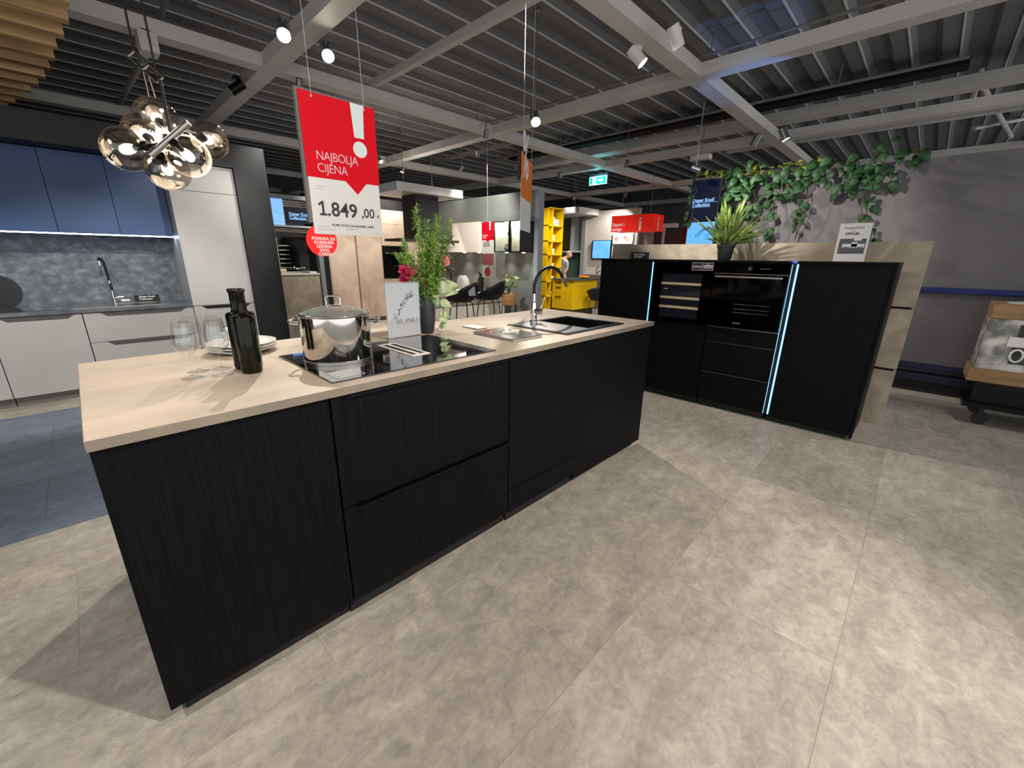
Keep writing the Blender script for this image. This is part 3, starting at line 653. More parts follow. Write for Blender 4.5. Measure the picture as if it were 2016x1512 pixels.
def flower(c, r, m, lab, n, name, close=.0, face=(0, 0, 1)):
    t = thing(name, c, lab, 'flower'); fl = MB(); c = Vector(c); fz = Vector(face).normalized(); q = fz.to_track_quat('Z', 'Y')
    for i in range(n):
        f = (i+.5)/n; a = i*2.399; el = (.1+1.25*f) if not close else (.9+.5*f)
        dr = q @ Vector((math.cos(a)*math.cos(el), math.sin(a)*math.cos(el), math.sin(el)))
        if close: st_ = c - fz*r*.9+(q @ Vector((math.cos(a), math.sin(a), 0)))*r*.12
        else: st_ = c - fz*r*.25
        fl.leaf(st_, dr, fz if abs(dr.dot(fz)) < .95 else fz.orthogonal(), r*(1.15-.3*f)*(1.5 if close else 1), r*(1.0 if not close else 1.0), fold=.5, droop=-.25 if not close else -.35)
    fl.fin('petals', m, t, normals=False, smooth='all')
    MB().tube([(VX, VY, ZT+.12), tuple((Vector((VX, VY, VT))+c)/2+Vector((0, 0, .01))), c-fz*r*.5], .0025, 6).fin('stem', M['stem_green'], t)
flower(spread(-.085, 1.245, -.035), .05, M['pink'], 'large open pink peony on the left of the vase', 30, 'peony', face=(-.3, -.5, .5))
flower(spread(-.10, 1.205, -.03), .035, M['pink'], 'smaller pink bloom just below the large peony', 20, 'peony', face=(-.5, -.5, .1))
flower(spread(.115, 1.31, -.01), .034, M['rose'], 'salmon pink rose bud on the right of the bouquet', 14, 'rose_bud', close=1, face=(.3, -.2, 1))
flower(spread(.01, 1.19, -.02), .026, M['red'], 'small dark red bloom in the middle of the bouquet', 14, 'red_bloom', close=1, face=(0, -.2, 1))

# ---- magazine and card
t = thing('magazine', (1.66, .31, ZT), 'dark magazine lying on the worktop left of the sink', 'magazine')
B('pages', M['pages'], t, 1.54, 1.758, .15, .455, ZT+.001, ZT+.011)
B('back_cover', M['magazine'], t, 1.538, 1.76, .148, .457, ZT, ZT+.001)
cvr = MB().hex([(1.536, .146, ZT+.0112), (1.763, .146, ZT+.0112), (1.763, .459, ZT+.0112), (1.536, .459, ZT+.0112), (1.536, .146, ZT+.0135), (1.763, .146, ZT+.015), (1.763, .459, ZT+.015), (1.536, .459, ZT+.0135)]).fin('front_cover', M['magazine'], t)
mk = MB().box(1.62, 1.68, .26, .30, ZT+.0152, ZT+.0156).box(1.60, 1.72, .38, .39, ZT+.0152, ZT+.0156).box(1.62, 1.7, .36, .366, ZT+.0152, ZT+.0156); mk.fin('cover_print', M['greyink'], t)
t = thing('card_pad', (1.68, .61, ZT), 'small pale card pad lying left of the tap', 'card')
B('card', M['paper'], t, 1.645, 1.72, .545, .685, ZT+.004, ZT+.008); B('backing', M['ink'], t, 1.645, 1.72, .545, .685, ZT, ZT+.004)

# ================================================================ RIGHT BLOCK
CX = 3.99
def fbox(nm, m, par, y0, y1, z0, z1, x0=CX, th=.02, bev=.001, **k): return B(nm, m, par, x0, x0+th, y0, y1, z0, z1, bev=bev, **k)
slabt = tag(B('cabinet_top_board', M['oak'], None, CX-.004, 4.56, -1.12, 1.235, 1.312, 1.33), 'thin black top board lying over the row of tall black cabinets', 'board')
u = thing('tall_cabinet', (4.27, .95, 0), 'black tall cabinet left of the wine cooler', 'cabinet', 'tall black cabinets by the ovens')
B('body', M['oak'], u, CX+.02, 4.55, .672, 1.232, .06, 1.312); fbox('door', M['oak'], u, .674, 1.232, .06, 1.308); B('plinth', M['oak_dark'], u, CX+.04, 4.5, .672, 1.22, 0, .06)
fbox('light_strip', M['led'], u, .655, .662, .075, 1.306, CX+.012, .01, 0, label='glowing cool blue light strip')
fbox('strip_channel', M['oak_dark'], u, .640, .672, .06, 1.306, CX+.024, .004, 0)
u = thing('oven_housing_cabinet', (4.27, .35, 0), 'black cabinet with drawers beneath the wine cooler', 'cabinet')
B('body', M['gap'], u, CX+.022, 4.55, .072, .636, .06, 1.312); B('plinth', M['oak_dark'], u, CX+.04, 4.5, .072, .64, 0, .06)
for z0, z1 in ((.612, .752), (.322, .608), (.062, .318)): fbox('drawer', M['oak'], u, .072, .636, z0, z1)
u = thing('oven_housing_cabinet', (4.27, -.22, 0), 'black cabinet with drawers beneath the built-in oven', 'cabinet')
B('body', M['gap'], u, CX+.022, 4.55, -.50, .066, .06, 1.312); B('plinth', M['oak_dark'], u, CX+.04, 4.5, -.50, .06, 0, .06)
for z0, z1 in ((.622, .752), (.340, .617), (.062, .335)): 
    d = fbox('drawer', M['oak'], u, -.497, .064, z0, z1)
    if z1 < .7: fbox('edge_profile', M['alu'], d, -.497, .064, z1+.0012, z1+.0035, CX-.001, .018, 0, label='thin aluminium edge strip')
u = thing('tall_cabinet', (4.27, -.82, 0), 'widest black tall cabinet at the right end of the row', 'cabinet', 'tall black cabinets by the ovens')
B('body', M['oak'], u, CX+.02, 4.55, -1.10, -.545, .06, 1.312); fbox('door', M['oak'], u, -1.095, -.548, .045, 1.308); B('side_panel', M['oak'], u, CX+.005, 4.55, -1.118, -1.099, .02, 1.312)
B('plinth', M['oak_dark'], u, CX+.04, 4.5, -1.08, -.53, 0, .06)
fbox('light_strip', M['led'], u, -.541, -.530, .062, 1.306, CX+.010, .01, 0, label='glowing cool blue light strip')
fbox('light_strip', M['led'], u, -.5025, -.5005, .062, 1.306, CX+.004, .006, 0, label='thin glowing blue light strip')
fbox('strip_channel', M['oak_dark'], u, -.545, -.4995, .06, 1.306, CX+.024, .004, 0)
ld = bpy.data.lights.new('added_blue_spot', 'SPOT'); lo = bpy.data.objects.new('added_blue_spot', ld); COL.objects.link(lo); lo.parent = u; lo.location = (3.96-4.27, -.53+.82, 1.30)  # blue spot added to throw the blue patch on the beam crossing
lo.rotation_euler = (Vector((5.05, .35, 3.0))-Vector((3.96, -.53, 1.30))).to_track_quat('-Z', 'Y').to_euler(); ld.energy = 70; ld.color = (.12, .32, 1); ld.spot_size = math.radians(27); ld.spot_blend = .5; ld.shadow_soft_size = .02
# wine cooler
t = thing('wine_cooler', (CX, .34, .76), 'black built-in wine cooler with three pale shelf fronts', 'wine cooler')
fr = MB(); x0 = CX-.012; yo0, yo1, zo0, zo1 = .076, .634, .757, 1.307; wy0, wy1, wz0, wz1 = .165, .545, .80, 1.205
for bb in ((yo0, yo1, wz1, zo1), (yo0, yo1, zo0, wz0), (yo0, wy0, wz0, wz1), (wy1, yo1, wz0, wz1)): fr.box(x0, CX+.02, *bb)
fr.fin('door_frame', M['ovenglass'], t)
B('cavity_back', mat('navy interior', '#070b1e', .5), t, CX+.012, CX+.02, wy0, wy1, wz0, wz1)
for zz in (1.103, .974, .887): B('shelf_front', M['wood'], t, CX-.002, CX+.011, wy0+.002, wy1-.002, zz, zz+.021, label='pale beech shelf front')
MB().box(CX-.008, CX-.006, wy0-.004, wy1+.004, wz0-.004, wz1+.004).fin('window_pane', thin_glass('cooler glass', (.96, .97, .98), ior=1.3, boost=0), t)
B('small_mark', M['whiteink'], t, CX-.0095, CX-.0085, .47, .51, 1.063, 1.067)
sg = B('printed_badge', mat('badge dark', '#231a20', .5), t, x0-.002, x0, .082, .27, 1.238, 1.308, label='small printed badge with white border')
mk = MB()
for bb in ((.084, .268, 1.303, 1.305), (.084, .268, 1.241, 1.243), (.084, .086, 1.241, 1.305), (.266, .268, 1.241, 1.305), (.176, .178, 1.248, 1.298), (.092, .168, 1.278, 1.284), (.092, .168, 1.266, 1.270), (.092, .168, 1.258, 1.260), (.115, .145, 1.292, 1.295)): mk.box(x0-.003, x0-.002, *bb)
mk.fin('print', M['whiteink'], sg)
text('Luxury', t, (x0-.003, .262, 1.264), .030, M['whiteink'], '-x', shear=.4, ext=.0003, sx=.9)
# oven
t = thing('built_in_oven', (CX, -.21, .76), 'black built-in oven with steel bar handle', 'oven')
fbox('control_panel', M['ovenglass'], t, -.497, .068, 1.222, 1.305, CX-.012, .03)
fbox('door', M['ovenglass'], t, -.497, .068, .765, 1.218, CX-.014, .032)
B('trim_strip', M['brushed'], t, CX-.015, CX-.0135, -.497, .068, 1.2185, 1.2215); B('bottom_strip', M['brushed'], t, CX-.013, CX+.01, -.497, .068, .757, .763)
MB().box(CX-.055, CX-.043, -.465, .045, 1.188, 1.203, bev=.003).box(CX-.045, CX-.012, -.43, -.41, 1.19, 1.20).box(CX-.045, CX-.012, -.01, .01, 1.19, 1.20).fin('handle', M['brushed'], t)
kn = MB().cyl((CX-.012, -.21, 1.265), (CX-.018, -.21, 1.265), .02, .02, 28).fin('display_dial', M['black'], t, smooth=True)
MB().cyl((CX-.018, -.21, 1.265), (CX-.0186, -.21, 1.265), .019, .019, 28, cap=False).fin('ring', M['alu'], kn)
text('6', t, (CX-.019, -.205, 1.258), .018, M['whiteink'], '-x', ext=.0003)
mk = MB()
for k in range(5): mk.box(CX-.0133, CX-.0125, -.36+.016*k, -.35+.016*k, 1.262, 1.266)
mk.fin('display_marks', M['greyink'], t)
mk = MB()
for k in range(7): mk.box(CX-.0148, CX-.014, -.205+.009*k, -.199+.009*k, .803, .812)
mk.fin('maker_mark', M['greyink'], t)
# steel shelf rungs seen through the oven window
rg = MB()
for zz in (.90, .93, .97): rg.cyl((CX-.0165, -.40, zz), (CX-.0165, -.13, zz), .0016, n=8)
rg.fin('window_trim', M['chrome'], t)
# taupe back panel
t = thing('taupe_back_panel', (4.64, .1, 0), 'tall taupe panel standing behind the black tall cabinets', 'panel')
pn = MB(); PT = 1.485
for z0, z1 in ((0, .474), (.494, .975), (.993, PT)): pn.box(4.60, 4.68, -1.255, 1.45, z0, z1)
pn.box(4.62, 4.68, -1.245, 1.45, .474, .494).box(4.62, 4.68, -1.245, 1.45, .975, .993)
pn.box(4.551, 4.60, 1.24, 1.45, 0, PT)
pn.fin('board', M['taupe'], t)
MB().box(4.601, 4.622, -1.238, 1.44, .4745, .4935).box(4.601, 4.622, -1.238, 1.44, .9755, .9925).fin('groove', M['gap'], t, label='black recessed grooves')
# things on the black block
t = thing('brand_plate', (4.30, .96, 1.33), 'small black name plate with white lettering on the left end of the black cabinets', 'sign')
B('plate', M['black'], t, 4.30, 4.306, .862, 1.068, 1.33, 1.398)
text('Dieter Knoll\nCollection', t, (4.2995, 1.035, 1.370), .024, M['whiteink'], '-x', bold=.0004, ext=.0004)
MB().box(4.2992, 4.2998, .90, 1.035, 1.366, 1.3675).box(4.2992, 4.2998, .93, 1.035, 1.342, 1.3435).fin('underline', M['whiteink'], t)
t = thing('price_card_stand', (4.30, -.8, 1.33), 'white price card with sofa picture on the right of the black cabinets', 'sign')
lean = Matrix.Rotation(0, 3, 'Y')
B('card', M['paper'], t, 4.30, 4.304, -.90, -.705, 1.334, 1.612); B('foot', M['acrylic'], t, 4.29, 4.37, -.90, -.705, 1.33, 1.334)
ph = B('photo', M['photo_grey'], t, 4.2985, 4.30, -.885, -.722, 1.39, 1.50)
MB().box(4.2975, 4.2985, -.88, -.745, 1.435, 1.462).box(4.2975, 4.2985, -.835, -.80, 1.44, 1.475).box(4.2975, 4.2985, -.855, -.81, 1.485, 1.50).fin('picture_shapes', M['paper'], ph)
MB().box(4.297, 4.2975, -.872, -.84, 1.437, 1.441).box(4.297, 4.2975, -.79, -.755, 1.437, 1.441).fin('picture_shadows', M['ink'], ph)
text('Kuhinja DK707', t, (4.2985, -.738, 1.572), .020, M['greyink'], '-x', ext=.0003, bold=.0003, sx=.95)
text('2999,00.', t, (4.2985, -.748, 1.528), .026, M['ink'], '-x', ext=.0003, bold=.0004, sx=1.0)
MB().box(4.2983, 4.2985, -.81, -.785, 1.554, 1.557).fin('small_print', M['greyink'], t)
# potted fern
t = thing('potted_fern', (4.28, .105, 1.33), 'spiky green fern in a black pot on top of the black cabinets', 'potted plant')
FC = (4.28, .105, 1.33)
MB().lathe([(0, 0), (.052, 0), (.056, .01), (.07, .108), (.076, .11), (.078, .135), (.072, .135), (.07, .115), (.0, .112)], FC, 32).fin('pot', M['potblack'], t, smooth=True)
fo = MB(); random.seed(21)
for i in range(58):
    a = random.uniform(0, 2*PI); el = random.uniform(.35, 1.45); L = random.uniform(.2, .4)*(0.75+.35*math.sin(el))
    dh = Vector((math.cos(a), math.sin(a), 0)); base = Vector(FC)+Vector((0, 0, .12))+dh*.02
    fo.leaf(base, dh*math.cos(el)+Vector((0, 0, math.sin(el))), (0, 0, 1) if el < 1.3 else dh.orthogonal(), L, random.uniform(.034, .05), fold=.5, droop=random.uniform(.0, .35)*math.cos(el))
fo.fin('fronds', M['fern'], t, normals=False, smooth='all', solid=.001)
fo = MB()
for i in range(9):
    a = random.uniform(PI*.25, PI*1.2); dh = Vector((math.cos(a), math.sin(a), 0)); pts = []
    for k in range(8):
        f = k/7; pts.append(Vector(FC)+Vector((0, 0, .12+.16*math.sin(f*2.6)))+dh*(.02+.26*f))
    fo.tube(pts, .0012, 5)
    for k in range(1, 24):
        f = k/24; p_ = Vector(FC)+Vector((0, 0, .12+.16*math.sin(f*2.6)))+dh*(.02+.26*f); sd = Vector((-dh.y, dh.x, 0))
        for q in (-1, 1): fo.leaf(p_, sd*q+dh*.4+Vector((0, 0, .1)), (0, 0, 1), .035*(1.1-f*.6), .007, droop=.2)
fo.fin('feathery_fronds', M['leaf_dark'], t, normals=False)

# ================================================================ DISPLAY WALL: screen, vines, rails, trolley
t = thing('tall_display_screen', (5.98, 1.0, 1.45), 'tall display screen with white lettering over a blue field on the dark wall', 'screen')
B('casing', M['black'], t, 5.90, 5.998, .80, 1.165, 1.40, 2.31)
B('dark_field', M['screen_dark'], t, 5.897, 5.8995, .81, 1.155, 1.80, 2.30)
B('blue_field', M['screen'], t, 5.897, 5.8995, .81, 1.155, 1.42, 1.80, label='bright blue lower part of the screen')
text('Dieter Knoll\nCollection', t, (5.896, 1.135, 2.045), .058, M['screen_text'], '-x', bold=.0006, ext=.0004, sx=.92, line=.95)
MB().box(5.8955, 5.896, .82, 1.135, 2.036, 2.039).box(5.8955, 5.896, .90, 1.135, 1.981, 1.984).fin('underline', M['screen_text'], t)
def rail(z0, z1, x, lab, m): return tag(B('bumper_rail', m, None, x, 5.998, -4.6, -.9, z0, z1, bev=.01), lab, 'rail')
rail(1.05, 1.10, 5.93, 'bright blue rubber rail at handle height on the dark wall', M['rail'])
rail(.17, .25, 5.86, 'lower of the two dark blue kick rails near the floor', mat('dark blue rubber', '#0c1230', .5))
rail(.29, .34, 5.90, 'upper of the two dark blue kick rails near the floor', mat('dark blue rubber two', '#11183a', .5))
o = tag(B('kick_board', mat('dark kick board', '#2a2726', .7), None, 5.94, 5.999, -4.6, -.9, .055, .165), 'dark board between the floor and the blue kick rails', 'board')
# trolley with wrapped goods at the right edge
t = thing('goods_trolley', (5.45, -2.2, 0), 'low trolley stacked with plastic wrapped boxes at the right edge', 'trolley')
B('platform', M['blackmetal'], t, 5.22, 5.72, -3.1, -1.72, .15, .19)
for a_ in (5.27, 5.67):
    for b_ in (-3.0, -1.85):
        MB().cyl((a_-.012, b_, .05), (a_+.012, b_, .05), .05, n=20).box(a_-.015, a_+.015, b_-.015, b_+.015, .06, .15).fin('wheel', M['black'], t, smooth=True)
o = tag(B('cardboard_tray', M['cardboard'], None, 5.3, 5.7, -3.0, -1.70, .36, .47, bev=.006), 'brown cardboard tray under the wrapped goods on the trolley', 'tray')
o = tag(B('storage_crate', M['blackmetal'], None, 5.28, 5.7, -3.0, -1.76, .19, .36, bev=.004), 'dark crate on the trolley beneath the brown cardboard tray', 'crate')
t = thing('wrapped_goods', (5.5, -2.3, .47), 'pile of goods in clear plastic wrap on the cardboard tray', 'package')
B('bundle', M['wrap'], t, 5.31, 5.68, -2.95, -1.72, .47, .90, bev=.02)
B('dark_contents', noisy('dark contents', '#121412', '#4a4d48', (9, 9, 9), .4, 6, lo=.42, hi=.75), t, 5.305, 5.31, -2.9, -1.90, .54, .86)
B('shipping_label', M['paper'], t, 5.301, 5.3049, -2.02, -1.86, .68, .76)
rg = MB(); pts = [(5.302, -1.93+.035*math.cos(a_*PI/8), .61+.05*math.sin(a_*PI/8)) for a_ in range(17)]; rg.tube(pts, .008, 6); rg.fin('cord_loop', M['paper'], t)
o = tag(B('cardboard_box', M['cardboard'], None, 5.3, 5.7, -3.0, -1.72, .90, 1.02, bev=.005), 'brown cardboard box lying on top of the wrapped goods', 'box')
o = tag(MB().hex([(5.32, -2.6, 1.021), (5.6, -2.6, 1.021), (5.6, -1.8, 1.021), (5.32, -1.8, 1.021), (5.33, -2.5, 1.04), (5.58, -2.5, 1.05), (5.57, -1.9, 1.03), (5.34, -1.9, 1.025)]).fin('plastic_sheet', M['paper'], None), 'crumpled white sheet on top of the trolley load', 'sheet')
# vines along the top of the display wall
def vine(y, z, L, n, m, lab, side=0, seed=0, spreadw=.12, xo=5.93, lw=.115):
    random.seed(seed); t = thing('hanging_vine', (xo, y, z), lab, 'vine', 'vines on top of the display wall')
    pts = []; k = 9
    for i in range(k):
        f = i/(k-1); pts.append(Vector((xo-.04*math.sin(f*3), y+side*L*f+.03*math.sin(f*7+seed), z-L*f)))
    MB().tube(pts, .005, 6).fin('stem', M['stem'], t)
    fo = MB()
    for i in range(n):
        f = random.random()**.8; p_ = pts[0].lerp(pts[-1], f)+Vector((random.uniform(-.12, .02), random.uniform(-spreadw, spreadw), random.uniform(-.05, .05)))
        dr = Vector((random.uniform(-.6, .1), random.uniform(-.7, .7), random.uniform(-1, -.1))); Lf = random.uniform(.7, 1.2)*lw
        fo.leaf(p_, dr, Vector((-1, random.uniform(-.5, .5), .4)), Lf, Lf*.75, heart=True, fold=.25, droop=.25)
    fo.fin('foliage', m, t, normals=False, smooth='all', solid=.0015)
vine(1.13, 2.34, .30, 8, M['leaf_dark'], 'short vine hanging down the left side of the tall screen', 0, 1, .02, lw=.08)
vine(1.13, 2.29, .62, 7, M['leaf_dark'], 'thin lowest vine at the left edge of the tall screen', 0, 14, .02, lw=.08)
vine(.62, 2.40, .42, 33, M['leaf_dark'], 'dense vine cluster right of the tall screen', 0, 2, .16)
vine(.42, 2.42, .45, 28, M['leaf_dark'], 'second dense vine cluster from the tall screen', -.1, 3, .17)
vine(.48, 2.05, .52, 12, M['leaf_dark'], 'long vine hanging just behind the potted fern', -.12, 4, .04, lw=.09)
vine(.12, 2.40, .32, 24, M['leaf_dark'], 'bushy vine above the middle of the pale wall', -.1, 5, .17)
vine(.16, 2.1, .55, 12, M['leaf_dark'], 'long vine hanging right of the potted fern', 0, 6, .04, lw=.09)
vine(-.12, 2.36, .80, 12, M['leaf_dark'], 'longest vine trailing down the middle of the wall', 0, 7, .04, lw=.09)
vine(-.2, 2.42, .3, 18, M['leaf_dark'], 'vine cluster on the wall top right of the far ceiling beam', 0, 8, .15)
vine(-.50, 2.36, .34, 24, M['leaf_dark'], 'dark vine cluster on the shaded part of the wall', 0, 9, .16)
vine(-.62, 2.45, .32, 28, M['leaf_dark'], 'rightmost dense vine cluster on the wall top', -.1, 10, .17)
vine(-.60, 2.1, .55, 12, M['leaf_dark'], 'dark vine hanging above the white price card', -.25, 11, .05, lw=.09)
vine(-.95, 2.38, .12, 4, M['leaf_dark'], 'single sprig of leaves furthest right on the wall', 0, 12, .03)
t = thing('golden_creeper', (5.97, .5, 2.36), 'yellow green creeper lying along the top edge of the display wall', 'creeper')
fo = MB(); random.seed(33)
for i in range(90):
    y_ = random.uniform(-.2, 1.16); p_ = Vector((random.uniform(5.95, 6.1), y_, 2.31+random.uniform(0, .09)))
    fo.leaf(p_, (random.uniform(-1, .5), random.uniform(-1, 1), random.uniform(-.3, .8)), (-.4, 0, 1), .07, .05, heart=True)
fo.fin('foliage', M['leaf_yellow'], t, normals=False, smooth='all', solid=.001)
MB().tube([(6.03, 1.14, 2.30), (6.02, .7, 2.32), (6.03, .2, 2.31), (6.03, -.2, 2.3)], .006, 6).fin('stem', M['stem'], t)

# ================================================================ LEFT KITCHEN
LY = 4.22
def lbox(nm, m, par, x0, x1, z0, z1, y0=LY, th=.02, bev=.0012, **k): return B(nm, m, par, x0, x1, y0, y0+th, z0, z1, bev=bev, **k)
def grip(par, x0, x1, z, m=M['gap'], h=.034):   # finger grip with slanted ends: the recess's shade painted as a flat dark sheet
    k = .045
    return MB().poly([(x0, LY-.0035, z), (x0+k, LY-.0035, z-h), (x1-k, LY-.0035, z-h), (x1, LY-.0035, z)], (0, .003, 0)).box(x0+k, x1-k, LY-.006, LY-.003, z-h+.002, z-.006).fin('grip_shade', m, par)
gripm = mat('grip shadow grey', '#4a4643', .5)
u = thing('base_cabinet', (-.85, 4.5, 0), 'warm grey base cabinet at the far left edge under the left worktop', 'cabinet', 'warm grey base cabinets on the left')
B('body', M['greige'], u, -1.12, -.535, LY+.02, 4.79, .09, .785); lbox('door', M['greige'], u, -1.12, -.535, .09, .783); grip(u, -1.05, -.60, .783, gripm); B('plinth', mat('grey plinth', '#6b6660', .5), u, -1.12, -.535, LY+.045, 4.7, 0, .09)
u = thing('base_cabinet', (-.25, 4.5, 0), 'warm grey base cabinet with one tall front, left of the drawer cabinet', 'cabinet', 'warm grey base cabinets on the left')
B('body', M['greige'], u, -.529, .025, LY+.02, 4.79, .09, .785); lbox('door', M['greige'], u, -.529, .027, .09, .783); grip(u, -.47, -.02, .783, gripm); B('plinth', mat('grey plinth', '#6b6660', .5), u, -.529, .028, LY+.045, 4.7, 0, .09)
u = thing('drawer_cabinet', (.45, 4.5, 0), 'warm grey base cabinet with drawers left of the tall larder unit', 'cabinet')
B('body', M['greige'], u, .035, .86, LY+.02, 4.79, .09, .785)
for z0, z1 in ((.510, .783), (.09, .505)):
    d = lbox('drawer', M['greige'], u, .034, .861, z0, z1)
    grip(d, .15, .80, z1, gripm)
B('plinth', mat('grey plinth', '#6b6660', .5), u, .035, .86, LY+.045, 4.7, 0, .09)
t = thing('kitchen_worktop', (0, 4.5, .8), 'slim slate grey worktop of the left kitchen', 'worktop')
B('board', M['slate_top'], t, -1.12, .863, 4.205, 4.79, .79, .82, bev=.002)
t = thing('tall_larder_unit', (1.15, 4.5, 0), 'tall warm grey larder unit right of the blue-lit wall cabinets', 'cabinet')
B('body', M['greige'], t, .868, 1.44, LY+.02, 4.79, 0, 2.185)
lbox('door', M['greige'], t, .868, 1.44, .796, 1.925); lbox('top_door', M['greige'], t, .868, 1.44, 1.93, 2.183)
d = lbox('bottom_door', M['greige'], t, .868, 1.44, .09, .788); grip(d, .94, 1.40, .788, M['gap'], .03)
# surround
struct('wall_surround', M['anthracite'], MB().box(1.445, 1.76, 4.19, 4.95, 0, 2.42).box(-3.2, 1.445, 4.19, 4.8, 2.19, 2.42))
# wall cabinets
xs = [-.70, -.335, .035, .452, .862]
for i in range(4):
    lab = ('wall cabinet with painted-in blue light at the left photo edge', 'wall cabinet with painted-in blue light, second from the left photo edge', 'wall cabinet with painted-in blue light in the middle, above the sink', 'wall cabinet with painted-in blue light beside the larder unit, behind the globe pendant')[i]
    u = thing('wall_cabinet', ((xs[i]+xs[i+1])/2, 4.6, 1.49), lab, 'wall cabinet', 'wall cabinets with painted-in blue light on the left')
    B('body', M['blue_lit'], u, xs[i]+.004, xs[i+1]-.004, 4.47, 4.79, 1.50, 2.18); B('door', M['blue_lit'], u, xs[i]+.002, xs[i+1]-.002, 4.45, 4.469, 1.492, 2.184, bev=.001)
t = thing('under_cabinet_light', (.2, 4.5, 1.48), 'thin bright light strip under the blue-lit wall cabinets', 'light strip')
B('strip', M['ledwhite'], t, -.70, .86, 4.475, 4.487, 1.484, 1.4915); B('channel', M['alu'], t, -.70, .86, 4.487, 4.50, 1.482, 1.4915)
struct('wall_backsplash', M['concrete'], MB().box(-1.12, .866, 4.785, 4.799, .82, 1.50))
# small items on the left worktop
t = thing('black_tap', (.295, 4.72, .82), 'tall slim tap with chrome base in front of the concrete backsplash', 'tap')
MB().lathe([(0, 0), (.022, 0), (.022, .006), (.014, .012), (.014, .13), (0, .13)], (.295, 4.72, .82), 18).fin('body', M['chrome'], t, smooth=True)
MB().tube([(.295, 4.72, .95), (.29, 4.72, 1.12), (.285, 4.70, 1.22), (.272, 4.67, 1.265), (.255, 4.63, 1.27), (.25, 4.60, 1.24)], .011, 12).fin('spout_hose', M['potblack'], t, smooth=True)
MB().cyl((.25, 4.60, 1.243), (.25, 4.598, 1.20), .011, .011, 12).cyl((.293, 4.72, 1.02), (.293, 4.72, 1.05), .0135, .0135, 12).fin('collar', M['chrome'], t, smooth=True)
MB().cyl((.305, 4.71, .88), (.37, 4.69, .885), .008, .006, 10).fin('lever', M['chrome'], t, smooth=True)
t = thing('steel_sink', (.3, 4.5, .82), 'flat steel sink set into the slate worktop on the left', 'sink')
slab(MB(), -.02, .68, 4.30, 4.70, .82, .824, .3, .62, 4.34, 4.66).fin('rim', M['brushed'], t)
MB().box(.30, .62, 4.34, 4.66, .8202, .821).fin('basin', mat('sink shadow steel', '#4d4f52', .3, .9), t)
t = thing('hob_plate', (-.3, 4.5, .82), 'flat pale glass hob left of the steel sink on the slate worktop', 'hob')
B('glass', mat('hob glass pale reflection', '#15171b', .08, coat=1), t, -.52, -.06, 4.28, 4.70, .82, .824)
t = thing('brand_plate', (.56, 4.75, .82), 'small black name plate with white lettering on the left worktop', 'sign')
B('plate', M['black'], t, .455, .66, 4.75, 4.756, .82, .892); text('Dieter Knoll\nCollection', t, (.49, 4.7495, .864), .026, M['whiteink'], '-y', ext=.0004, bold=.0004)
B('border', M['alu'], t, .453, .662, 4.7505, 4.7555, .892, .895)
t = thing('glass_soap_dish', (.395, 4.74, .82), 'small clear dish beside the tap on the left worktop', 'dish')
B('tray', M['acrylic'], t, .335, .42, 4.72, 4.75, .82, .87); B('print', M['whiteink'], t, .345, .41, 4.7185, 4.7195, .84, .855)
t = thing('round_dark_mirror', (-.42, 4.77, .82), 'dark round tray leaning on the backsplash at the left photo edge', 'tray')
MB().cyl((-.47, 4.765, .97), (-.47, 4.78, .97), .15, .15, 48).fin('disc', M['anthracite'], t, smooth=True)

# ================================================================ PENDANT
def sc(x, z, y):  # move a point seen on the plane y=.9 along its own line of sight depth (used only to lay the cluster out)
    k = (y+1.2764)/(.9+1.2764); return Vector((.0646+(x-.0646)*k, y, 1.3286+(z-1.3286)*k))
t = thing('globe_pendant', (.42, .95, 1.8), 'pendant lamp with six smoked glass globes hanging over the island', 'pendant lamp')
G = [(.283, 1.685, .88), (.392, 1.808, 1.02), (.545, 1.762, .98), (.468, 1.692, .82), (.393, 1.632, .90), (.345, 1.745, 1.04)]
gc = [sc(*g) for g in G]
rod0, rod1 = sc(.489, 1.812, .74), sc(.350, 1.676, .80)
MB().tube([rod0, rod1], .011, 14).fin('main_tube', M['brushed'], t, smooth=True)
mid = (rod0+rod1)/2
for i, c in enumerate(gc):
    q = rod0.lerp(rod1, (.62, .45, .18, .5, .85, .8)[i]); dr = (q-c).normalized(); R_ = .072
    g = MB().sph(c, R_, 40, 24).fin('globe', M['globe'], t, smooth='all')
    MB().cyl(c+dr*.066, c+dr*.088, .017, .017, 16).tube([c+dr*.085, q], .005, 8).fin('arm', M['blackmetal'], t, smooth=True)
    MB().cyl(c+dr*.03, c+dr*.068, .010, .010, 14).fin('lamp_holder', M['blackmetal'], t, smooth=True)
    ax = dr
    MB().tube([c+ax*.034, c+ax*.024, c+ax*.004, c-ax*.014, c-ax*.022], [.008, .014, .017, .013, .004], 16).fin('bulb', M['bulb'], t, smooth='all')
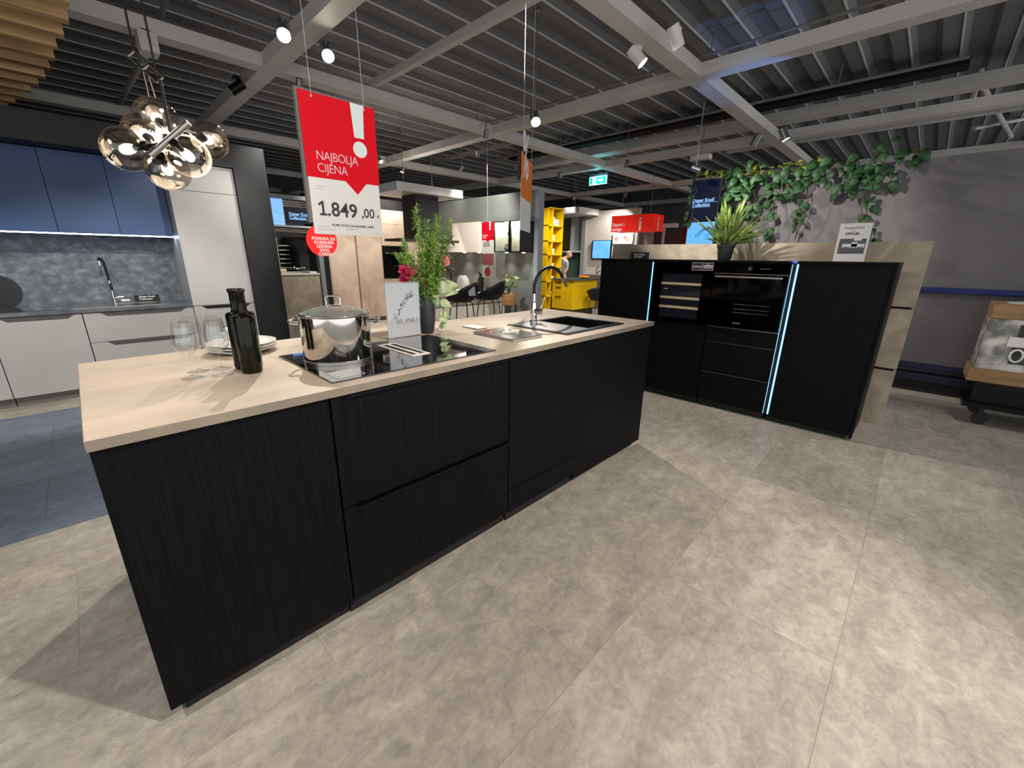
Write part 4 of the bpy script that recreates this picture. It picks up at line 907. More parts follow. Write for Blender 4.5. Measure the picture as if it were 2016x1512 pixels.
# the hanging frame and cables
f0, f1 = sc(.357, 1.999, .93), sc(.425, 1.938, .93)
dv = (f1-f0); sdv = Vector((.55, -.6, .45)).normalized()*.016
fm = MB()
def bar(a, b_, w=.005): fm.tube([a, b_], w, 6)
bar(f0-sdv, f1-sdv); bar(f0+sdv, f1+sdv); bar(f0-sdv, f0+sdv); bar(f1-sdv, f1+sdv); bar((f0+f1)/2-sdv, (f0+f1)/2+sdv)
fm.fin('spacer_frame', M['black'], t)
ca = MB()
ca.tube([f0+dv*.15, f0+dv*.15+Vector((0, 0, 3.0-f0.z+.02))], .0035, 6); ca.tube([f1-dv*.1, f1-dv*.1+Vector((0, 0, 3.0-f1.z+.02))], .0035, 6)
ca.fin('cable', M['black'], t)
MB().tube([f1, sc(.424, 1.762, .93), mid], .006, 8).tube([f0+dv*.35, gc[1]+Vector((-.01, 0, .07))], .003, 6).tube([f0+dv*.5, gc[1]+Vector((.01, 0, .07))], .003, 6).fin('drop_rod', M['black'], t)
ld = bpy.data.lights.new('pendant_glow', 'POINT'); lo = bpy.data.objects.new('pendant_glow', ld); COL.objects.link(lo); lo.parent = t; lo.location = (0, 0, -.05); ld.energy = 7; ld.color = (1, .86, .68); ld.shadow_soft_size = .12

# ================================================================ HANGING SIGNS
def hang_sign(origin, yaw, w, h, zt, top, label, wires_to=3.0, name='hanging_price_sign', disc=True):
    t = thing(name, (origin[0], origin[1], zt-h), label, 'sign', None, 0)
    ux = Vector((math.cos(yaw), math.sin(yaw), 0)); nz = Vector((math.sin(yaw), -math.cos(yaw), 0))  # nz = facing
    O = Vector((origin[0], origin[1], 0))
    def P(u, z, d=0): return O+ux*u+Vector((0, 0, z))-nz*d
    return t, P, ux, nz
# main banner: faces the photographer's side (-y)
SY = 1.3; SX0, SX1 = 1.068, 1.502; SZ1, SZB = 2.162, 1.445; SZM = 1.745
t = thing('price_banner', (1.285, SY, SZB), 'red and white hanging banner reading NAJBOLJA CIJENA 1.849,00', 'banner')
B('backing_board', mat('grey board edge', '#6d6a68', .5), t, SX0-.012, SX1-.002, SY+.004, SY+.03, SZB+.06, SZ1+.012)
B('white_sheet', M['paper'], t, SX0+.006, SX1-.004, SY-.004, SY+.003, SZB, SZM+.03)
w = SX1-SX0
MB().poly([(SX0, SY-.006, SZ1), (SX0, SY-.006, SZM), (SX0+.50*w, SY-.006, SZM), (SX0+.66*w, SY-.006, SZM-.066), (SX0+.80*w, SY-.006, SZM), (SX1, SY-.006, SZM), (SX1, SY-.006, SZ1)], (0, .0025, 0)).fin('red_panel', M['red'], t)
MB().poly([(SX0+.655*w, SY-.008, SZ1), (SX0+.68*w, SY-.008, SZ1-.175), (SX0+.815*w, SY-.008, SZ1-.175), (SX0+.84*w, SY-.008, SZ1)][::1], (0, .0015, 0)).cyl((SX0+.748*w, SY-.008, SZ1-.235), (SX0+.748*w, SY-.0065, SZ1-.235), .043, n=40).fin('exclamation_mark', mat('cool white print', '#d5dfdd', .5), t)
text('NAJBOLJA', t, (SX0+.135*w, SY-.008, 1.838), .066, M['whiteink'], sx=.88, spacing=.93, ext=.0005, bold=-.0012)
text('CIJENA', t, (SX0+.135*w, SY-.008, 1.776), .066, M['whiteink'], sx=.88, spacing=.95, ext=.0005, bold=-.0012)
text('.849', t, (SX0+.205*w, SY-.006, 1.548), .108, M['ink'], sx=.98, ext=.0005, bold=.0016, spacing=1.02)
xa = SX0+.155*w; MB().poly([(xa-.006, SY-.0066, 1.548), (xa+.006, SY-.0066, 1.548), (xa+.006, SY-.0066, 1.6245), (xa-.004, SY-.0066, 1.6245), (xa-.026, SY-.0066, 1.608), (xa-.024, SY-.0066, 1.597), (xa-.006, SY-.0066, 1.608)], (0, .0006, 0)).box(xa-.021, xa+.021, SY-.0068, SY-.0062, 1.547, 1.558).fin('lettering', M['ink'], t)
text(',00', t, (SX0+.685*w, SY-.006, 1.552), .076, M['ink'], sx=.95, ext=.0005, bold=.0005)
text('€', t, (SX0+.925*w, SY-.006, 1.553), .026, M['ink'], sx=.9, ext=.0005)
text('KOMB. PLOČE ZA KUHANJE I NAPE', t, (SX0+.25*w, SY-.006, 1.492), .0195, M['ink'], sx=.86, ext=.0004)
MB().box(SX0+.45*w, SX0+.62*w, SY-.0052, SY-.0045, 1.478, 1.481).box(SX0+.06*w, SX0+.22*w, SY-.0052, SY-.0045, 1.487, 1.489).box(SX0+.06*w, SX0+.3*w, SY-.0052, SY-.0045, 1.474, 1.475).box(SX0+.06*w, SX0+.3*w, SY-.0052, SY-.0045, 1.467, 1.468).box(SX0+.86*w, SX0+.97*w, SY-.0052, SY-.0045, 1.462, 1.464).box(SX0+.1*w, SX0+.22*w, SY-.0052, SY-.0045, 1.70, 1.702).box(SX0+.1*w, SX0+.19*w, SY-.0052, SY-.0045, 1.687, 1.689).fin('small_print', M['greyink'], t)
for u_, z_ in ((.16, SZ1-.015), (.845, SZ1-.015)):
    MB().tube([(SX0+u_*w, SY-.009, z_), (SX0+u_*w, SY-.009, z_+.04), (SX0+u_*w, SY, 3.62)], .0016, 6).cyl((SX0+u_*w, SY-.0095, z_-.004), (SX0+u_*w, SY-.0062, z_-.004), .006, n=14).fin('hanging_wire', M['sockets'], t)
t = thing('loyalty_card_disc', (1.10, SY+.02, 1.3), 'round red disc reading PONUDA ZA KORISNIKE LESNINA XXXL CARDA under the price banner', 'sign')
MB().cyl((1.112, SY+.0045, 1.408), (1.112, SY+.0085, 1.408), .088, .088, 56).fin('disc', mat('red card with added glow', '#ee1c1c', .5, emit='#ee1c1c', es=.12), t, smooth=True)  # printed card given a slight glow to look brighter
text('PONUDA ZA\nKORISNIKE\nLESNINA\nXXXL\nCARDA', t, (1.122, SY+.003, 1.412), .0235, M['whiteink'], ax='CENTER', ext=.0004, bold=.0007, sx=.98, line=.92)
# edge-on orange banner above the tap
az0 = .8005+math.atan((1019-1008)/811.7); 
P0 = Vector((.0646+3.15*math.sin(az0), -1.2764+3.15*math.cos(az0), 0)); P1 = P0+Vector((math.sin(az0+.2), math.cos(az0+.2), 0)).normalized()*.42
dd = (P1-P0).normalized(); nn_ = Vector((-dd.y, dd.x, 0)); nn_ = -nn_  # faces right / camera side
R3 = Matrix((dd, Vector((0, 0, 1)), dd.cross(Vector((0, 0, 1))))).transposed()
t = thing('orange_banner', ((P0.x+P1.x)/2, (P0.y+P1.y)/2, 1.5), 'orange and white hanging banner seen nearly edge-on above the tap', 'banner')
nf = dd.cross(Vector((0, 0, 1)))
def PP(u, z, d): return P0+dd*u+nf*d+Vector((0, 0, z))
b = MB()
def slabv(mb, u0, u1, z0, z1, d0, d1):
    mb.hex([PP(u0, z0, d0), PP(u1, z0, d0), PP(u1, z0, d1), PP(u0, z0, d1), PP(u0, z1, d0), PP(u1, z1, d0), PP(u1, z1, d1), PP(u0, z1, d1)]); return mb
ZT3, ZB3 = 2.03, 1.52
slabv(MB(), 0, .42, ZB3+.33, ZT3, -.028, -.004).fin('backing_board', M['black'], t)
slabv(MB(), .01, .41, ZB3, ZB3+.36, -.003, .001).fin('white_sheet', M['paper'], t)
slabv(MB(), 0, .42, ZB3+.22, ZT3-.01, .0012, .004).fin('orange_panel', M['orange'], t)
text('%', t, PP(.03, ZB3+.36, .0045), .42, M['whiteink'], rot=R3, ext=.0005, sx=.8, bold=.004)
MB().tube([PP(.04, ZT3-.03, .005), PP(.04, 3.62, .005)], .0015, 6).tube([PP(.38, ZT3-.03, .005), PP(.38, 3.62, .005)], .0015, 6).fin('hanging_wire', M['sockets'], t)

# ================================================================ BACKGROUND: LOW COUNTER, DISPLAY NICHE
t = thing('low_beige_counter', (2.1, 4.9, 0), 'low beige counter block right of the black surround panel', 'cabinet')
B('body', M['taupe'], t, 1.87, 2.36, 4.6, 5.3, 0, 1.075); B('top', M['cream'], t, 1.86, 2.37, 4.59, 5.31, 1.075, 1.095); B('side_panel', M['taupe'], t, 1.775, 1.868, 4.62, 5.3, 0, 1.075)
t = thing('flower_arrangement', (2.2, 4.85, 1.095), 'small arrangement of white flowers and leaves on the low beige counter', 'plant')
fo = MB(); random.seed(8)
for i in range(60): fo.leaf((2.17+random.gauss(0, .05), 4.8+random.gauss(0, .03), 1.12+random.random()*.03), (random.uniform(-1, 1), random.uniform(-1, 1), random.uniform(-.2, 1)), (0, 0, 1), .05, .02, heart=True)
fo.fin('foliage', M['leaf_dark'], t, normals=False)
fo = MB()
for i in range(5): fo.sph((2.12+i*.03, 4.78+random.uniform(-.02, .02), 1.15+random.uniform(-.01, .02)), .014, 10, 6)
fo.fin('blooms', M['porcelain'], t, smooth='all')
t = thing('pale_serving_tray', (2.32, 4.8, 1.095), 'white tray at the right end of the low beige counter', 'tray')
B('tray', M['porcelain'], t, 2.27, 2.35, 4.65, 4.95, 1.095, 1.115); B('base', M['black'], t, 2.265, 2.355, 4.66, 4.96, 1.0951, 1.1)
t = thing('bread_basket', (1.95, 4.85, 1.095), 'small pale basket at the left end of the low beige counter', 'basket')
MB().lathe([(0, 0), (.05, 0), (.065, .05), (.062, .05), (.047, .005), (0, .005)], (1.96, 4.8, 1.095), 24).fin('bowl', M['wood'], t, smooth='all')
# niche frame
t = thing('display_niche_frame', (2.6, 6.0, 0), 'pale grey frame around the dark showroom niche left of the beige tall units', 'frame')
MB().box(2.93, 3.0, 5.98, 6.1, 0, 2.2).box(1.76, 2.93, 5.98, 6.1, 2.14, 2.2).fin('frame', mat('grey frame', '#7f8186', .5), t)
MB().box(3.0, 3.10, 6.0, 6.6, 0, 2.2).fin('side_return', M['black'], t)
t = thing('niche_screen', (2.3, 6.0, 1.77), 'tall blue lit panel in the showroom niche', 'screen')
B('panel', mat('blue lit panel', '#7fa8e0', .5, emit='#6fa6ee', es=.75), t, 1.80, 2.49, 6.01, 6.03, 1.765, 2.135)
mk = MB().tube([(2.2, 6.005, 2.0), (2.35, 6.005, 1.96), (2.48, 6.005, 1.92)], .002, 5).tube([(2.2, 6.005, 1.83), (2.48, 6.005, 1.80)], .002, 5); mk.fin('line_drawing', M['greyink'], t)
t = thing('brand_board', (2.65, 6.0, 1.8), 'dark board with white name lettering in the showroom niche', 'sign')
B('board', mat('navy board', '#0c0e16', .4), t, 2.49, 2.925, 6.03, 6.05, 1.80, 2.03)
text('Dieter Knoll\nCollection', t, (2.565, 6.026, 1.915), .064, M['screen_text'], ext=.0005, bold=.0006, sx=.95, line=.9)
MB().box(2.57, 2.91, 6.025, 6.027, 1.906, 1.909).box(2.57, 2.85, 6.025, 6.027, 1.852, 1.855).fin('underline', M['screen_text'], t)
t = thing('shelf_board', (2.4, 6.1, 1.7), 'pale shelf board with lit edge across the showroom niche', 'shelf')
B('board', mat('pale grey board', '#a8acb4', .5), t, 1.80, 2.925, 6.0, 6.4, 1.735, 1.762); B('lower_board', mat('brown shelf', '#6a5c52', .5), t, 1.80, 2.925, 6.02, 6.4, 1.66, 1.72)
t = thing('louvre_panel', (2.7, 6.2, 2.05), 'grey louvred panel above the name board in the niche', 'panel')
b = MB()
for k in range(3): b.box(2.49, 2.925, 6.06, 6.12, 2.04+k*.033, 2.058+k*.033)
b.fin('slats', M['wall_pale'], t)
t = thing('sample_shelf_wall', (2.3, 7.3, 0), 'dark shelf wall stacked with boards deep inside the niche', 'shelf')
B('backboard', M['black'], t, 1.7, 3.28, 7.4, 7.45, 0, 2.3)
b = MB()
for c_ in range(3):
    x0_ = 2.2+c_*.22; b.box(x0_-.02, x0_, 7.0, 7.4, .7, 1.62)
    random.seed(c_)
    for k in range(11):
        if random.random() < .85: b.box(x0_+.01, x0_+.18, 6.98, 7.3, .72+k*.075, .735+k*.075)
b.fin('boards', M['wall_pale'], t)
B('side_cabinet', mat('smoky grey side', '#3d3d3f', .4), t, 2.88, 3.28, 6.7, 7.39, 0, 1.62)

# ================================================================ BEIGE KITCHEN
BY = 6.9
units = [(3.32, 3.50, 'narrow beige filler panel at the left end of the tall beige units', 0), (3.50, 4.02, 'tall beige unit left of the dark seam', 1), (4.05, 4.58, 'tall beige unit between the dark seam and the oven unit', 1)]
for x0_, x1_, lab, k in units:
    u = thing('tall_beige_unit', ((x0_+x1_)/2, BY+.3, 0), lab, 'cabinet', 'tall beige kitchen units')
    B('body', M['beige'], u, x0_, x1_, BY+.02, BY+.6, .09, 2.22); B('door', M['beige'], u, x0_+.002, x1_-.002, BY, BY+.019, .09, 1.95 if x0_ > 4 else 2.22, bev=.001)
    if x0_ > 4: B('top_door', M['beige'], u, x0_+.002, x1_-.002, BY, BY+.019, 1.955, 2.22, bev=.001)
    B('plinth', mat('brown plinth', '#5d4a3c', .5), u, x0_, x1_, BY+.04, BY+.5, 0, .088)
u = thing('beige_oven_unit', (4.9, 7.2, 0), 'tall beige unit holding the built-in black oven', 'cabinet')
B('body', M['beige'], u, 4.585, 5.20, BY+.02, BY+.6, .09, 2.22); B('plinth', mat('brown plinth', '#5d4a3c', .5), u, 4.585, 5.2, BY+.04, BY+.5, 0, .088)
for z0, z1 in ((1.53, 1.95), (1.955, 2.22), (.76, .855), (.09, .75)): B('front', M['beige'], u, 4.587, 5.198, BY, BY+.019, z0, z1, bev=.001)
t = thing('background_oven', (4.87, BY, .87), 'black built-in oven in the beige tall unit left of the flowers', 'oven')
B('door', M['ovenglass'], t, 4.60, 5.15, BY-.012, BY+.0185, .875, 1.40); B('control_panel', M['ovenglass'], t, 4.60, 5.15, BY-.010, BY+.0185, 1.405, 1.52); B('handle', M['brushed'], t, 4.64, 5.11, BY-.05, BY-.035, 1.37, 1.385)
u = thing('tall_beige_unit', (5.5, 7.2, 0), 'beige corner unit behind the extractor hood, right of the oven unit', 'cabinet', 'tall beige kitchen units')
B('body', M['beige'], u, 5.21, 5.795, BY, BY+.6, 0, 2.22)
o = tag(B('black_fascia_board', M['black'], None, 3.3, 5.79, BY+.05, BY+.6, 2.225, 2.42), 'black board above the tall beige units', 'board')
# hood
t = thing('extractor_hood', (4.42, 5.2, 1.56), 'black extractor hood column behind the flowers', 'extractor hood')
B('column', M['black'], t, 4.20, 4.66, 5.0, 5.4, 1.605, 2.30); B('canopy', mat('brown black metal', '#2a1f1c', .4), t, 3.86, 5.03, 4.92, 5.48, 1.565, 1.605, bev=.004)
t = thing('ceiling_raft', (4.4, 5.2, 2.3), 'white ceiling raft hanging over the extractor hood', 'raft')
B('panel', M['white'], t, 3.78, 5.08, 4.85, 5.7, 2.305, 2.43, bev=.004)
MB().tube([(4.0, 5.0, 2.43), (4.0, 5.0, 3.6)], .004, 6).tube([(4.9, 5.5, 2.43), (4.9, 5.5, 3.6)], .004, 6).fin('hanging_wire', M['alu'], t)
t = thing('ceiling_raft', (10, 6.2, 2.4), 'white ceiling raft hanging behind the yellow shelf', 'raft')
B('panel', M['white'], t, 9.3, 10.3, 5.4, 7.0, 2.43, 2.58, bev=.004); MB().tube([(9.8, 5.9, 2.58), (9.8, 5.9, 3.6)], .006, 6).fin('hanging_wire', M['alu'], t)
# wall cabinets on the green wall
for (y0_, y1_, lab) in ((5.27, 5.66, 'cream wall cabinet further from the glass cabinets'), (4.855, 5.265, 'cream wall cabinet next to the small red banner')):
    u = thing('cream_wall_cabinet', (5.6, (y0_+y1_)/2, 1.41), lab, 'wall cabinet', 'cream wall cabinets')
    B('body', M['cream'], u, 5.47, 5.795, y0_, y1_, 1.415, 1.95); B('door', M['cream'], u, 5.45, 5.469, y0_+.002, y1_-.002, 1.415, 1.952)
u = thing('cream_wall_cabinet', (5.6, 5.9, 1.41), 'short cream wall cabinet at the inner corner', 'wall cabinet', 'cream wall cabinets'); B('body', M['cream'], u, 5.47, 5.795, 5.67, 6.2, 1.415, 1.60); B('door', M['cream'], u, 5.45, 5.469, 5.672, 6.198, 1.415, 1.60)
gl = thin_glass('cabinet glass', (.75, .78, .75), ior=1.5, boost=.02)
for (y0_, y1_, lab) in ((4.07, 4.45, 'black framed glass wall cabinet holding green glassware'), (3.80, 4.04, 'narrow black framed glass wall cabinet at the wall end')):
    u = thing('glass_wall_cabinet', (5.6, (y0_+y1_)/2, 1.41), lab, 'wall cabinet', 'black glass wall cabinets')
    b = MB().box(5.45, 5.795, y0_, y0_+.015, 1.42, 1.93).box(5.45, 5.795, y1_-.015, y1_, 1.42, 1.93).box(5.45, 5.795, y0_, y1_, 1.42, 1.432).box(5.45, 5.795, y0_, y1_, 1.918, 1.93); b.fin('frame', M['black'], u)
    B('lining', mat('pale lining with added glow', '#c9c8b4', .6, emit='#d8d6b8', es=.12), u, 5.775, 5.79, y0_+.016, y1_-.016, 1.433, 1.917); MB().box(5.47, 5.774, y1_-.02, y1_-.016, 1.433, 1.917).box(5.47, 5.774, y0_+.016, y0_+.02, 1.433, 1.917).fin('side_lining', M['wall_pale'], u); B('shelf', M['acrylic'], u, 5.48, 5.77, y0_+.016, y1_-.016, 1.67, 1.676); B('glass_door', gl, u, 5.444, 5.449, y0_+.004, y1_-.004, 1.424, 1.926)  # lining's weak glow stands in for light inside the cabinet
    MB().box(5.6, 5.64, (y0_+y1_)/2-.02, (y0_+y1_)/2+.02, 1.912, 1.917).fin('added_lamp', M['downlight'], u)  # lamp and point light added to brighten the dark cabinet interior
    ld = bpy.data.lights.new('added_glow', 'POINT'); lo = bpy.data.objects.new('added_glow', ld); COL.objects.link(lo); lo.parent = u; lo.location = (0, 0, .47); ld.energy = 14; ld.color = (1, .98, .85); ld.shadow_soft_size = .03
o = tag(MB().sph((5.62, 4.2, 1.735), .055, 20, 12, (1, 1.2, 1)).fin('glass_ball', mat('green glass', '#3f6a48', .2), None, smooth='all'), 'green glass ball on the upper shelf of the glass cabinet', 'glassware')
o = tag(MB().lathe([(.03, 0), (.07, .03), (.085, .06), (.04, .1), (.06, .12)], (5.62, 4.25, 1.433), 24).fin('glass_bowl', mat('pale blue glass', '#9fb6b4', .15), None, smooth='all'), 'pale glass bowl on the lower shelf of the glass cabinet', 'glassware')
for i, yy in enumerate((5.56, 5.12, 4.35, 3.93)):
    t = thing('under_cabinet_spot', (5.6, yy, 1.405), 'small round lamp under the wall cabinets throwing a pool on the grey wall', 'lamp', 'lamps under the wall cabinets')
    MB().cyl((5.68, yy, 1.407), (5.68, yy, 1.414), .03, .03, 16).fin('lens', M['downlight'], t)
    ld = bpy.data.lights.new('spot_lamp', 'SPOT'); lo = bpy.data.objects.new('spot_lamp', ld); COL.objects.link(lo); lo.parent = t; lo.location = (.08, 0, -.004); lo.rotation_euler = (0, .25, 0)
    ld.energy = 9.0; ld.color = (1, .95, .85); ld.spot_size = math.radians(110); ld.spot_blend = .8; ld.shadow_soft_size = .02
# wall worktop + peninsula
t = thing('peninsula', (4.85, 4.6, 0), 'pale kitchen peninsula with pinkish top behind the bar stools', 'counter')
B('body', M['cream'], t, 4.1, 5.70, 4.42, 5.0, .09, .685); B('groove', mat('brown groove', '#4b3733', .6), t, 4.1, 5.70, 4.415, 4.4199, .515, .528)
B('top', mat('pinkish wood top', '#c29c80', .4), t, 4.0, 5.72, 4.36, 5.05, .688, .712, bev=.002); B('plinth', M['black'], t, 4.15, 5.65, 4.47, 4.95, 0, .088)
t = thing('wall_base_cabinets', (5.55, 6.0, 0), 'pale base cabinet along the grey wall behind the peninsula', 'cabinet'); B('body', M['cream'], t, 5.25, 5.795, 5.10, 6.88, .09, .76); B('top', mat('grey counter', '#6c665f', .4), t, 5.22, 5.795, 5.08, 6.88, .762, .79); B('plinth', M['black'], t, 5.3, 5.79, 5.12, 6.86, 0, .088)
PZ_ = .712
t = thing('leaning_plate', (4.36, 4.7, PZ_), 'white oval plate leaning upright on the peninsula', 'plate')
MB().sph((4.44, 4.75, PZ_+.15), .12, 24, 12, (.75, .12, 1.2)).fin('dish', M['porcelain'], t, smooth='all'); B('holder', M['black'], t, 4.36, 4.52, 4.72, 4.80, PZ_, PZ_+.012)
t = thing('black_tap', (4.75, 4.9, PZ_), 'matt black angular tap on the peninsula behind the tea cups', 'tap')
MB().tube([(4.84, 4.95, PZ_), (4.85, 4.95, PZ_+.30), (4.80, 4.95, PZ_+.38), (4.66, 4.93, PZ_+.45), (4.64, 4.93, PZ_+.42)], .014, 10).fin('spout', M['black'], t, smooth=True); MB().cyl((4.84, 4.95, PZ_), (4.84, 4.95, PZ_+.02), .03).fin('base', M['black'], t, smooth=True)
def cup(x, y, r, lab, col='porcelain'):
    t = thing('tea_cup', (x, y, PZ_), lab, 'cup', 'tea cups on the peninsula')
    MB().lathe([(0, .003), (r*.5, 0), (r*.9, .03), (r, .07), (r-.003, .07), (r*.85, .03), (0, .008)], (x, y, PZ_+.008), 24).fin('bowl', M[col], t, smooth='all')
    MB().tube([(x+r*.9, y, PZ_+.065), (x+r*1.4, y, PZ_+.06), (x+r*1.4, y, PZ_+.035), (x+r*.85, y, PZ_+.03)], .006, 8).fin('handle', M[col], t, smooth=True)
    MB().lathe([(0, 0), (r*.8, 0), (r*1.7, .01), (r*1.7, .013), (0, .007)], (x, y, PZ_), 28).fin('saucer', M['porcelain'], t, smooth='all')
cup(4.36, 4.47, .045, 'small white tea cup at the left end of the peninsula'); cup(4.62, 4.47, .075, 'large white tea cup in the middle of the peninsula')
for x, y, s_, lab in ((4.54, 4.62, 1.0, 'small wine glass behind the tea cups on the peninsula'), (5.12, 4.55, 1.5, 'large wine glass beside the black knife block')):
    t = thing('stemmed_glass', (x, y, PZ_), lab, 'wine glass', 'wine glasses on the peninsula')
    MB().lathe([(.003, .09*s_), (.03*s_, .11*s_), (.045*s_, .15*s_), (.035*s_, .22*s_)], (x, y, PZ_), 24).fin('bowl', M['glass'], t, smooth='all'); MB().lathe([(.032*s_, .001), (.004, .006), (.004, .09*s_)], (x, y, PZ_), 16).fin('stem', M['glass'], t, smooth='all')
t = thing('plate_rack', (4.83, 4.6, PZ_), 'white plates standing in a rack on the peninsula', 'rack')
for k in range(3): MB().sph((4.79+k*.045, 4.6, PZ_+.155), .15, 20, 10, (.1, .8, 1)).fin('upright_plate', M['porcelain'], t, smooth='all')
B('base', M['wood'], t, 4.75, 4.92, 4.5, 4.7, PZ_, PZ_+.02)
t = thing('knife_block', (5.26, 4.6, PZ_), 'black cylindrical knife block beside the large wine glass', 'knife block')
MB().cyl((5.26, 4.6, PZ_), (5.26, 4.6, PZ_+.26), .055, .055, 24).fin('body', M['shell'], t, smooth=True); MB().tube([(5.235, 4.6, PZ_+.26), (5.225, 4.6, PZ_+.36)], .014, 8).tube([(5.27, 4.6, PZ_+.26), (5.268, 4.6, PZ_+.33)], .014, 8).fin('knife_handles', M['black'], t, smooth=True)
t = thing('table_card_holder', (5.42, 4.55, PZ_), 'black and white card holder at the right end of the peninsula', 'sign'); B('frame', M['black'], t, 5.33, 5.52, 4.5, 4.52, PZ_, PZ_+.085); B('card', M['paper'], t, 5.345, 5.505, 4.498, 4.4995, PZ_+.015, PZ_+.07)
t = thing('acrylic_block', (5.62, 4.8, PZ_), 'clear acrylic card stand above the potted plant', 'sign'); B('sheet', M['acrylic'], t, 5.52, 5.69, 4.8, 4.81, PZ_, PZ_+.25); B('card', mat('pale brown print', '#8b857a', .5), t, 5.53, 5.68, 4.811, 4.815, PZ_+.02, PZ_+.24)
# bar stools
def stool(loc, rz, lab):
    t = thing('bar_stool', (0, 0, 0), lab, 'bar stool', 'black bar stools at the peninsula')
    sh = MB(); n = 26; rows = 8; v = []
    for j in range(rows):
        f = j/(rows-1)
        for i in range(n):
            a = 2*PI*i/n   # a=0 is the front (+y), pi the back
            back = (1-math.cos(a))/2; top = .705+.265*back**1.25; bot = .655
            rr = (.10+.155*min(1, f*1.6)**.7+.03*f)*(1+.04*math.cos(2*a)); z_ = bot+(top-bot)*f**1.7
            v.append((rr*math.sin(a), rr*math.cos(a)*(.9), z_))
    v.append((0, 0, .65)); fc = []
    for j in range(rows-1):
        for i in range(n): fc.append((j*n+i, j*n+(i+1) % n, (j+1)*n+(i+1) % n, (j+1)*n+i))
    for i in range(n): fc.append((len(v)-1, (i+1) % n, i))
    sh._add(v, fc); sh.fin('seat_shell', M['shell'], t, smooth='all', solid=.012)
    for sx_, sy_ in ((-1, -1), (1, -1), (1, 1), (-1, 1)):
        MB().tube([(sx_*.09, sy_*.09, .655), (sx_*.14, sy_*.13, .62), (sx_*.20, sy_*.19, 0)], .0085, 8).fin('leg', M['blackmetal'], t, smooth=True)
    MB().tube([(-.176, -.167, .24), (.176, -.167, .24), (.176, .167, .24), (-.176, .167, .24), (-.176, -.167, .24)], .006, 8).fin('footrest', M['blackmetal'], t, smooth=True)
    t.location = loc; t.rotation_euler = (0, 0, rz); return t
s1 = stool((4.22, 3.88, 0), .55, 'left bar stool with a grey price tag on its back')
s2 = copy_tree(s1); s2.location = (4.80, 3.88, 0); s2.rotation_euler = (0, 0, .5); s2['label'] = 'right bar stool, nearest the basket plant'
t = tag(MB().hex([(-.055, -.012, -.075), (.055, -.012, -.075), (.055, -.008, -.075), (-.055, -.008, -.075), (-.055, .012, .06), (.055, .012, .06), (.055, .016, .06), (-.055, .016, .06)]).fin('price_tag', mat('grey tag', '#8b8d94', .5), None), 'grey price tag hanging on the back of the left bar stool', 'tag')
t.location = (4.19, 3.60, .84); t.rotation_euler = (-.15, 0, -.35)
# basket plant
t = thing('basket_plant', (5.4, 4.0, .3), 'green leafy plant in a woven basket on black legs', 'potted plant')
MB().lathe([(0, .50), (.10, .50), (.128, .52), (.134, .70), (.128, .712), (.118, .70), (0, .69)], (5.4, 4.01, 0), 28).fin('basket', M['basket'], t, smooth=True)
for a in range(4):
    q = a*PI/2+.6; MB().tube([(5.4+.12*math.cos(q), 4.01+.12*math.sin(q), 0), (5.4+.12*math.cos(q), 4.01+.12*math.sin(q), .56)], .008, 8).fin('leg', M['black'], t)
fo = MB(); random.seed(4)
for i in range(15):
    a = random.uniform(0, 2*PI); f = random.uniform(.3, 1); dh = Vector((math.cos(a), math.sin(a), 0)); base = Vector((5.4, 4.01, .70)); tp = base+dh*.10*f+Vector((0, 0, .34*f))
    fo.tube([base, (base+tp)/2+Vector((0, 0, .02)), tp], .004, 5); fo.leaf(tp, dh+Vector((0, 0, .15)), (0, 0, 1), .14, .10, heart=True, droop=.45)
fo.fin('foliage', M['leaf'], t, normals=False, smooth='all')
# small red banner in the beige kitchen
t = thing('small_red_banner', (5.0, 4.12, 1.2), 'small red and white hanging banner reading -55% before the wall cabinets', 'banner')
B('red_panel', M['red'], t, 5.0, 5.006, 3.98, 4.27, 1.60, 1.885); B('white_panel', M['paper'], t, 5.0, 5.006, 3.98, 4.27, 1.385, 1.60)
text('-55%', t, (4.999, 4.25, 1.50), .105, M['ink'], '-x', sx=.85, ext=.0005, bold=.001); MB().poly([(4.9985, 4.09, 1.885), (4.9985, 4.08, 1.80), (4.9985, 4.05, 1.80), (4.9985, 4.04, 1.885)], (.001, 0, 0)).cyl((4.998, 4.065, 1.775), (4.9995, 4.065, 1.775), .02, n=24).fin('exclamation_mark', M['whiteink'], t)
MB().poly([(4.999, 4.17, 1.60), (4.999, 4.12, 1.572), (4.999, 4.07, 1.60)], (.001, 0, 0)).fin('arrow_tip', M['red'], t)
text('NAJBOLJA\nCIJENA', t, (4.999, 4.25, 1.665), .033, M['whiteink'], '-x', ext=.0004, sx=.9); B('notice_strip', mat('muted red strip', '#8d4a50', .5), t, 5.002, 5.006, 3.99, 4.26, 1.20, 1.375)
MB().tube([(5.003, 4.125, 1.88), (5.003, 4.125, 3.6)], .0015, 6).fin('hanging_wire', M['sockets'], t)
o = tag(MB().cyl((5.2, 4.35, 1.075), (5.204, 4.35, 1.075), .085, .085, 6).fin('red_tag', mat('soft red tag', '#b8484c', .5), None), 'small red tag hanging below the -55% banner', 'tag')
MBt = MB().tube([(5.202, 4.35, 1.15), (5.202, 4.35, 3.6)], .0012, 5).fin('hanging_wire', M['sockets'], o)

